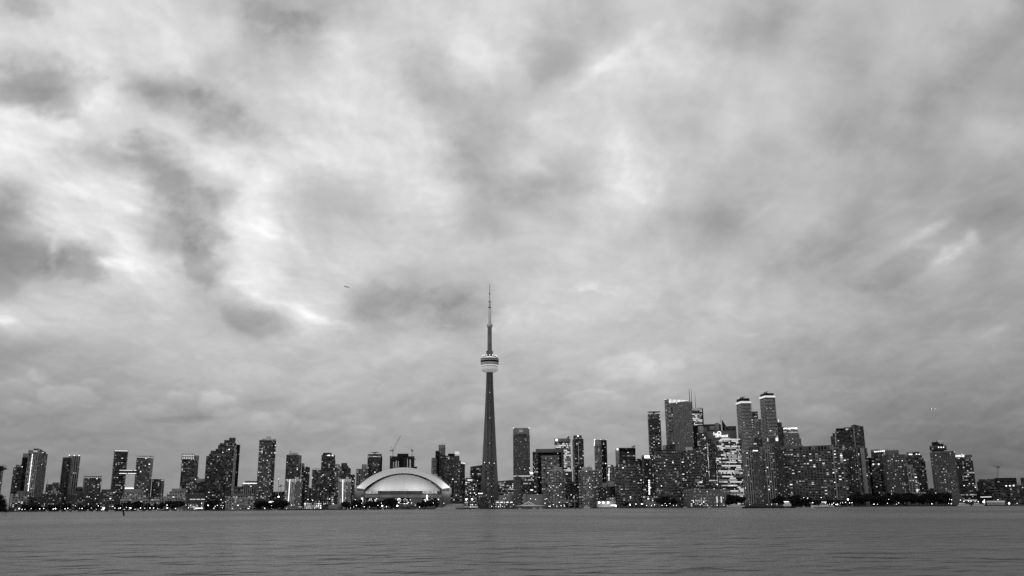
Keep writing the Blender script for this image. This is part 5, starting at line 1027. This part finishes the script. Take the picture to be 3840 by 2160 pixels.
for i, (x, w, lab) in enumerate(((1566, 9, 'white buoy boat with bright lamp in front of the stadium'), (1951, 16, 'white motor boat at the western end of tent canopy'), (2004, 16, 'white motor boat under the middle of tent canopy'), (2028, 14, 'white motor boat at the eastern end of tent canopy'), (1790, 20, 'grey motor boat at the foot of the cubic quay building'), (1455, 22, 'low grey boat moored west of centre before the stadium'), (1640, 16, 'small pale boat just west of the white motor yacht'), (150, 16, 'small pale boat below the slanted-crown tower'), (2915, 12, 'small boat alongside the dark work barge'), (3014, 7, 'tiny white sailing dinghy by the fast cabin cruiser'), (520, 18, 'white motor boat below the terraced ziggurat'), (600, 14, 'grey motor boat beneath the lower sky bridge tower'), (2570, 16, 'small white boat before the terminal warehouse'), (2660, 16, 'white motor boat in front of the small glass hall'))):
    boat(lab, 1740, x - w / 2, x + w / 2, 'small', hm='boat_white' if 'white' in lab else 'concrete_mid')
mg = 'sailing boats moored at the western marina'
for k, x in enumerate((176, 226, 251, 276, 288, 330, 356, 412, 419, 424, 528, 552, 574, 588, 640, 668)):
    boat('white sailing boat with bare mast moored at the western marina', 1741, x - 6, x + 6, 'sail', name='sailing_boat', cat='sailing boat', group=mg)
for k, (x, lab) in enumerate(((1025, 'pale mooring buoy west of the two below the tall slim tower'), (1036, 'pale mooring buoy east of the two below the tall slim tower'), (1304, 'pale mooring buoy below the dotted white-pier block'), (1380, 'pale mooring buoy below the western stadium sign'), (1436, 'larger pale buoy with cone before the stadium'), (1476, 'small pale buoy before the middle of the stadium'), (680, 'pale conical buoy beside the flat tour boat'))):
    F = Frame('buoy', lab, 'buoy', 1500, x, None, 0.0); s = 1.6 if k in (4, 6) else 1.1
    MB().lathe([(.4, -.3), (1.2 * s, .2), (1.2 * s, .9), (.4 * s, 1.5 * s), (.15, 2.4 * s)], 10).build('float', 'steel_pale', F.o); MB().bar((0, 0, 2.3 * s), (0, 0, 3.2 * s), .1).build('pole', 'steel_grey', F.o)
# the leaning post in the near water
F = Frame('wooden_post', 'dark leaning weathered wooden post standing in open water', 'post', 330, 465, None, -.6)
a = F.P(460.5, 1907); b_ = F.P(467, 1934)
MB().bar((b_[0], 0, 0), (a[0], 0, a[1]), .34, 8, .30).build('trunk', 'bark', F.o)
MB().bar((a[0], 0, a[1] - .3), (a[0] - .35, 0, a[1] + .5), .12, 5, .04).build('splinter', 'bark', F.o); MB().bar((a[0], .1, a[1] - .3), (a[0] + .2, 0, a[1] + .4), .1, 5, .03).build('splinter', 'bark', F.o)

# ------------------------------------------------------------------ trees
def crown_mesh(name, seed, rx, rz_, zc, n=1500, leaf=.75, lobes=9):
    r = np.random.default_rng(seed); cs = []
    for i in range(lobes):
        a = r.uniform(0, 2 * math.pi); q = r.uniform(.15, .75); cs.append((q * rx * math.cos(a), q * rx * math.sin(a), zc + r.uniform(-.6, .65) * rz_, r.uniform(.28, .52)))
    vs, fs = [], []
    for i in range(n):
        c_ = cs[r.integers(lobes)]; d = r.normal(size=3); d /= np.linalg.norm(d); rad = r.uniform(.55, 1.05) ** .6
        p = np.array([c_[0] + d[0] * rad * c_[3] * rx, c_[1] + d[1] * rad * c_[3] * rx, c_[2] + d[2] * rad * c_[3] * rz_])
        t1 = r.normal(size=3); t1 /= np.linalg.norm(t1); t2 = np.cross(t1, r.normal(size=3)); t2 /= np.linalg.norm(t2); s = leaf * r.uniform(.6, 1.3); k = len(vs)
        vs += [tuple(p - t1 * s), tuple(p + t2 * s * .6), tuple(p + t1 * s), tuple(p - t2 * s * .6)]; fs.append((k, k + 1, k + 2, k + 3))
    me = bpy.data.meshes.new(name); me.from_pydata(vs, [], fs); me.materials.append(MATS['foliage']); me.update(); return me
def trunk_mesh(name, seed, h, rx):
    r = random.Random(seed); mb = MB().bar((0, 0, 0), (0, 0, h * .55), .38, 8, .26)
    for i in range(6):
        a = r.uniform(0, 6.28); mb.bar((0, 0, h * r.uniform(.35, .55)), (rx * .6 * math.cos(a), rx * .6 * math.sin(a), h * r.uniform(.65, .9)), .16, 5, .05)
    me = bpy.data.meshes.new(name); me.from_pydata(mb.v, [], mb.f); me.materials.append(MATS['bark']); me.update(); return me
KT = []
for i, (rx, rz_, zc) in enumerate(((7, 4.6, 6.6), (5.0, 5.2, 6.8), (8.5, 4.2, 6.0), (4.0, 4.6, 6.0))):
    KT.append((crown_mesh('crown', 40 + i, rx, rz_, zc), trunk_mesh('trunk', i, zc + rz_ * .5, rx)))
def tree(x, D, kind, s, label, group=None, name='tree'):
    F = Frame(name, label, 'tree', D, x, group)
    rr = random.Random(int(x * 7)); F.o.rotation_euler = (0, 0, rr.uniform(0, 6.28)); F.o.scale = (s, s, s * rr.uniform(.9, 1.15))
    for me, n_ in ((KT[kind][1], 'trunk'), (KT[kind][0], 'crown')):
        o = bpy.data.objects.new(n_, me); C.objects.link(o); o.parent = F.o
near = [(34, 'the western terraced building'), (125, 'the slanted-crown tower'), (200, 'the maze-pattern building'), (280, 'the lattice twin slab'), (350, 'the short lit square tower'), (455, 'the rounded crown tower'), (500, 'the sky bridge'), (560, 'the eastern sky bridge tower'), (650, 'the eastern peak of the ziggurat'), (705, 'the plain strip-lit hall'),
  (790, 'the huge stepped tower'), (990, 'the tall slim tower'), (1050, 'the floodlight mast'), (1090, 'the drum-roofed tower'), (1222, 'the clock turret'), (1300, 'the dotted white-pier block'), (1360, 'the western stadium corner'), (1420, 'the western stadium sign'), (1470, 'the big central stadium bay'), (1600, 'the eastern stadium sign'), (1640, 'the eastern stadium corner'),
  (1960, 'the white tent'), (2170, 'the eastern white grid tower'), (2345, 'the broad rounded condo'), (2500, 'the widest rounded condo'), (2560, 'the terminal warehouse'), (2760, 'the shorter striped tower'), (2860, 'the taller lattice tower'), (2960, 'the western end of the gridded slab'), (3050, 'the middle of the gridded slab'), (3140, 'the eastern end of the gridded slab'),
  (3200, 'the pale-pier tower'), (3280, 'the roof-lamp tower'), (3350, 'the broad grey tower'), (3420, 'the slim white-gridded tower'), (3500, 'the revolving hotel'), (3600, 'the newspaper tower'), (3700, 'the round-roofed canopy'), (3800, 'the thin-lined office')]
def where(x): return min(near, key=lambda q: abs(q[0] - x))[1]
TR = []
rt = random.Random(4)
for a, b_, step, sl_, sh_ in ((88, 150, 11, .8, 1.2), (165, 262, 12, .8, 1.25), (290, 372, 13, .7, 1.1), (436, 470, 9, 1.0, 1.5), (478, 530, 10, 1.2, 1.7), (545, 612, 12, .9, 1.4), (632, 668, 10, 1.1, 1.7), (776, 802, 9, 1.3, 1.7), (966, 988, 8, 1.4, 1.7), (1000, 1026, 8, 1.1, 1.4), (1034, 1070, 8, 1.3, 1.8),
   (1290, 1312, 9, 1.1, 1.4), (1330, 1360, 10, 1.3, 1.6), (1372, 1440, 11, 1.2, 1.5), (1572, 1642, 10, 1.1, 1.5), (2340, 2352, 9, .8, 1.0), (2484, 2530, 10, 1.2, 1.7), (2742, 2780, 10, 1.5, 1.9), (2910, 3030, 12, 1.1, 2.1), (3110, 3200, 12, 1.0, 1.5), (3205, 3400, 13, 1.5, 2.3), (3402, 3560, 14, 1.6, 2.4)):
    x = a
    while x <= b_: TR.append((x + rt.uniform(-2, 2), rt.choice([0, 1, 2, 0, 3]), rt.uniform(sl_, sh_))); x += step * rt.uniform(.8, 1.2)
TR += [(1452, 0, 1.7), (1460, 2, 1.9), (1466, 1, 2.0)]
shape = ['rounded dark tree', 'upright dark tree', 'broad low dark tree', 'small narrow dark tree']
groups = {}
for x, k, s in TR: groups.setdefault((where(x), k), []).append((x, k, s))
for (w_, k), lst in groups.items():
    lst.sort(); n_ = len(lst)
    ordn = ['first', 'second', 'third', 'fourth', 'fifth', 'sixth', 'seventh', 'eighth', 'ninth', 'tenth', 'eleventh', 'twelfth']
    for i, (x, _, s) in enumerate(lst):
        lab = f"{shape[k]} on the shore below {w_}" if n_ == 1 else f"{shape[k]}, {ordn[i]} from the west below {w_}"
        tree(x, 1772 + (i * 7 + k * 5) % 14, k, s, lab, 'trees along the waterfront')
# near tree at the western edge: limbs and leaf tufts
F = Frame('shore_tree', 'near black silhouetted tree with drooping branch tips at the western edge', 'tree', 60, -90, None, .2)
mb = MB(); mb.bar((-1.2, 0, 0), (-1.0, 0, 3.2), .22, 8, .16).bar((-1.0, 0, 3.2), (-.8, 0, 6), .16, 8, .06)
mb.build('trunk', 'bark', F.o)
rl = np.random.default_rng(12); vs, fs = [], []; mbb = MB()
def tuft(p, q, n_, spread, leaf):
    for i in range(n_):
        t_ = rl.uniform(0, 1); c_ = np.array(p) * (1 - t_) + np.array(q) * t_ + rl.normal(size=3) * spread * (1 - .35 * t_); d = rl.normal(size=3); d /= np.linalg.norm(d); e = np.cross(d, rl.normal(size=3)); e /= np.linalg.norm(e); k = len(vs)
        vs.extend([tuple(c_ - d * leaf), tuple(c_ + e * leaf * .35), tuple(c_ + d * leaf), tuple(c_ - e * leaf * .35)]); fs.append((k, k + 1, k + 2, k + 3))
def PF(px, py, v=0): a = F.P(px, py, v); return (a[0], v, a[1])
for (x0, y0, x1, y1, sp, n_) in ((-60, 1770, 12, 1752, .09, 1500), (-60, 1775, 24, 1757, .05, 500), (-60, 1800, -4, 1790, .10, 1200), (-60, 1860, 10, 1866, .12, 2600), (-60, 1890, 22, 1896, .12, 3000), (-60, 1905, 26, 1914, .08, 2200), (-60, 1880, 18, 1880, .12, 2600), (-60, 1830, -6, 1832, .09, 1600), (-60, 1900, 18, 1906, .1, 2600)):
    p, q = PF(x0, y0, rl.uniform(-.3, .3)), PF(x1, y1, rl.uniform(-.3, .3)); mbb.bar(p, q, .03, 5, .006); tuft(p, q, n_, sp, .045)
for (x0, y0, x1, y1) in ((10, 1912, 34, 1928), (14, 1918, 42, 1924), (0, 1920, 30, 1935), (20, 1900, 38, 1906), (5, 1926, 24, 1936), (16, 1752, 27, 1760), (18, 1750, 28, 1750)):
    mbb.bar(PF(x0, y0), PF(x1, y1), .012, 4, .004)
mbb.build('branch', 'bark', F.o); mesh_obj('crown', vs, fs, ['foliage'], F.o)

# ------------------------------------------------------------------ lamps along the shore
def lamp(x, y, label, group, r=.62, m=None, D=1762):
    m = m or ('bulb' if r > .9 else ('bulb_small', 'bulb_faint', 'bulb_small')[int(x * 3) % 3])
    F = Frame('street_lamp', label, 'street lamp', D, x, group); q = F.P(x, y)
    z = max(q[1], 3.0)
    MB().bar((0, 0, 0), (0, 0, z - r * .8), .14, 6, .09).build('pole', 'steel_dark', F.o); MB().lathe([(.05, z - r), (r * .8, z - r * .6), (r, z), (r * .8, z + r * .6), (.05, z + r)], 8).build('globe', m, F.o, True)
    return F
LM = [(71, 1907), (82, 1912), (93, 1910), (116, 1907), (148, 1908), (163, 1907), (199, 1909), (207, 1907), (243, 1908), (253, 1906), (281, 1897), (297, 1906), (307, 1907), (342, 1905), (384, 1905), (390, 1905), (367, 1897), (430, 1905), (445, 1906), (451, 1905), (473, 1902),
  (485, 1904), (489, 1905), (526, 1905), (542, 1906), (562, 1905), (575, 1905), (591, 1909), (625, 1894), (627, 1905), (658, 1908), (696, 1894), (706, 1904), (713, 1894), (727, 1901), (779, 1895), (754, 1887), (826, 1874), (843, 1882), (806, 1899), (814, 1895), (828, 1895), (836, 1896), (834, 1904), (802, 1907), (935, 1900),
  (1017, 1896), (1093, 1894), (1119, 1890), (1153, 1873), (1171, 1876), (1214, 1890), (1249, 1889), (1331, 1874), (1336, 1896), (1356, 1887), (1366, 1900), (1326, 1901), (1384, 1875), (1386, 1901), (1417, 1895), (1430, 1887), (1449, 1900), (1496, 1886), (1538, 1874), (1543, 1886), (1557, 1894), (1625, 1886), (1643, 1873), (1664, 1887), (1590, 1874), (1573, 1906), (1753, 1871), (1844, 1901),
  (1860, 1902), (1870, 1905), (1877, 1894), (1884, 1903), (1890, 1871), (1896, 1868), (1926, 1892), (1990, 1870), (2009, 1873), (2045, 1872), (2051, 1870), (2044, 1887), (2058, 1899), (2064, 1898), (2075, 1892), (2088, 1901), (2104, 1896), (2098, 1884), (2117, 1898), (2127, 1884), (2154, 1861), (2062, 1903),
  (2363, 1893), (2385, 1890), (2407, 1890), (2425, 1900), (2455, 1893), (2443, 1900), (2513, 1888), (2495, 1888), (2483, 1899), (2526, 1899), (2537, 1899), (2500, 1900), (2626, 1893), (2654, 1897), (2690, 1895), (2715, 1896), (2812, 1899), (2862, 1895), (2877, 1892), (2894, 1891), (2881, 1768),
  (3017, 1866), (3031, 1868), (3082, 1866), (3049, 1885), (3111, 1891), (3127, 1886), (3121, 1891), (3153, 1886), (3161, 1885), (3172, 1884), (3187, 1886), (3196, 1885), (3135, 1896), (3141, 1896), (3278, 1891), (3291, 1891), (3335, 1873), (3329, 1887), (3371, 1886), (3363, 1891), (3495, 1890), (3564, 1872), (3571, 1874), (3604, 1875), (3616, 1880), (3634, 1879), (3643, 1879), (3659, 1879), (3670, 1881), (3694, 1875), (3745, 1874), (3558, 1888), (3568, 1890), (3600, 1890), (3815, 1888)]
LM = sorted(q for q in LM if q[1] > 1800)
bins = {}
for q in LM: bins.setdefault((where(q[0]), 'tall' if q[1] < horizon_y(q[0]) - 17 else 'low'), []).append(q)
ordn = ['first', 'second', 'third', 'fourth', 'fifth', 'sixth', 'seventh', 'eighth', 'ninth', 'tenth', 'eleventh', 'twelfth']
big = {71, 148, 207, 199, 243, 307, 384, 390, 489, 575, 562, 627, 451, 2363, 2385, 2407, 3135, 3141, 3495, 3278, 1449, 1866, 779, 625, 526}
for (w_, hh), lst in bins.items():
    for i, (x, y) in enumerate(sorted(lst)):
        lab = f"{'tall' if hh == 'tall' else 'low'} glowing lamp below {w_}" if len(lst) == 1 else f"{'tall' if hh == 'tall' else 'low'} glowing lamp, {ordn[i]} from the west below {w_}"
        lamp(x, y, lab, 'glowing lamps along the waterfront', .95 if x in {71, 207, 390, 489, 627, 2363, 2407, 3141, 779} else .72 if x in big else (.42, .6, .5)[int(x * 7) % 3])
for x, y, lab in ((1042, 1863, 'dazzling floodlight on a post near the brown stepped block'), (1490, 1897, 'dazzling lamp on the quay before the central stadium'), (1770, 1872, 'dazzling floodlight west of the needle tower foot'), (1748, 1873, 'bright floodlight at the eastern stadium edge'), (2247.5, 1885, 'westernmost of three dazzling floodlights on the white power house'), (2263, 1885, 'middle of three dazzling floodlights on the white power house'), (2281, 1885, 'easternmost of three dazzling floodlights on the white power house'), (3182, 1873, 'dazzling floodlight at the eastern end of the gridded slab'), (3691, 1882, 'dazzling floodlight by the moored harbour ferries'), (3785, 1888, 'dazzling floodlight east of the pale round-roofed canopy'), (1433, 1897, 'bright lamp on the quay beneath the western stadium sign'), (2309, 1903, 'bright low floodlight at the eastern end of the white power house')):
    F = lamp(x, y, lab, None, 1.7 if '2' in str(x)[:1] or x in (3691, 1770) else 1.4); F.o.name = 'floodlight'
for k, (x, y) in enumerate(((2247.5, 1885), (2263, 1885), (2281, 1885))):      # the light those three throw on the white power house
    p = at(x, y, 1764); l = bpy.data.lights.new('floodlight_glow', 'POINT'); l.energy = 5000; l.shadow_soft_size = 1.0; o = bpy.data.objects.new('floodlight_glow', l); C.objects.link(o); o.location = p
F = Frame('floodlight_mast', 'tall thin lattice mast with single lamp at its tip', 'mast', 1900, 1043); a = F.P(1044.5, 1796)
truss((0, 0, 0), (a[0], 0, a[1]), 1.0, .16).build('mast', 'steel_grey', F.o); MB().lathe([(.1, -1), (.9, 0), (.1, 1)], 8).build('lamp', 'lamp_bright', F.o).location = (a[0], -.8, a[1])

# parked cars and people-height clutter along the quay
F0 = Frame('parked_car', 'x y z w', 'car', 1764, 900)
def car(x, lab, m, i):
    F = Frame('parked_car', lab, 'car', 1757, x, 'cars parked along the quay')
    v, f = box_vf(-2.2, 2.2, -.9, .9, .35, .95); vr, fr = box_vf(-1.3, 1.1, -.8, .8, .95, 1.5); vr = [(a * (.75 if c_ > 1.2 else 1), b_, c_) for a, b_, c_ in vr]
    mesh_obj('body', v, f, [m], F.o); mesh_obj('cabin', vr, fr, ['glass_black'], F.o)
    for wx in (-1.4, 1.4): MB().lathe([(.33, -.95), (.33, .95)], 10).build('wheel', 'concrete_black', F.o).matrix_local = Matrix.Translation((wx, 0, .33)) @ Matrix.Rotation(R(90), 4, 'X')
for ch in list(F0.o.children): bpy.data.objects.remove(ch)
bpy.data.objects.remove(F0.o)
for i, x in enumerate((1130, 1166, 1198, 1262, 1300, 1345, 1395, 1500, 1530, 1546, 1592, 1720, 1832, 1868, 1900)):
    car(x, f"{'pale' if i % 2 else 'dark'} car parked on the quay below {where(x)}" if where(x) not in [where(q) for q in (1130, 1166, 1198, 1262, 1300, 1345, 1395, 1500, 1530, 1546, 1592, 1720, 1832, 1868, 1900)[:i]] else f"{'pale' if i % 2 else 'dark'} car parked on the quay, {ordn[i % 12]} from the market hall eastward", 'concrete_white' if i % 2 else 'concrete_dark', i)

# ------------------------------------------------------------------ aircraft
def plane(label, D, px, py, scale, m, lit):
    o = bpy.data.objects.new('airplane', None); C.objects.link(o); o.location = at(px, py, D); tag(o, label, 'airplane')
    s = scale
    MB().lathe([(.02 * s, -.5 * s), (.05 * s, -.4 * s), (.06 * s, .3 * s), (.02 * s, .5 * s)], 10).build('fuselage', m, o, True).rotation_euler = (0, R(90), 0)
    v = [(-.12 * s, 0, 0), (.10 * s, 0, 0), (.0, .5 * s, .02 * s), (-.06 * s, .5 * s, .02 * s), (.0, -.5 * s, .02 * s), (-.06 * s, -.5 * s, .02 * s)]
    v += [(x, y, z - .015 * s) for x, y, z in v]
    mesh_obj('wing', v, [(0, 1, 2, 3), (1, 0, 5, 4), (9, 8, 7, 6), (10, 11, 6, 7), (1, 7, 8, 2), (3, 2, 8, 9), (0, 3, 9, 6), (4, 10, 7, 1), (5, 11, 10, 4), (0, 6, 11, 5)], [m], o)
    MB().box(-.48 * s, -.36 * s, -.012 * s, .012 * s, .02 * s, .18 * s).build('tail', m, o)
    if lit:
        for q, r_ in ((0, 5), (-14, 2.2), (15, 2.6)): MB().lathe([(.1, -r_ / 2), (r_ / 2, 0), (.1, r_ / 2)], 10).build('landing_light', 'lamp_bright', o, True).location = (q, -.1 * s - 4, 0)
    return o
plane('distant airplane with bright landing lights approaching over the eastern sky', 4000, 3491, 1534, 28, 'steel_grey', True)
pl = plane('faint grey airplane passing under the clouds west of the needle tower', 6500, 1301, 1076, 46, 'concrete_white', False); pl.rotation_euler = (0, R(9), 0)
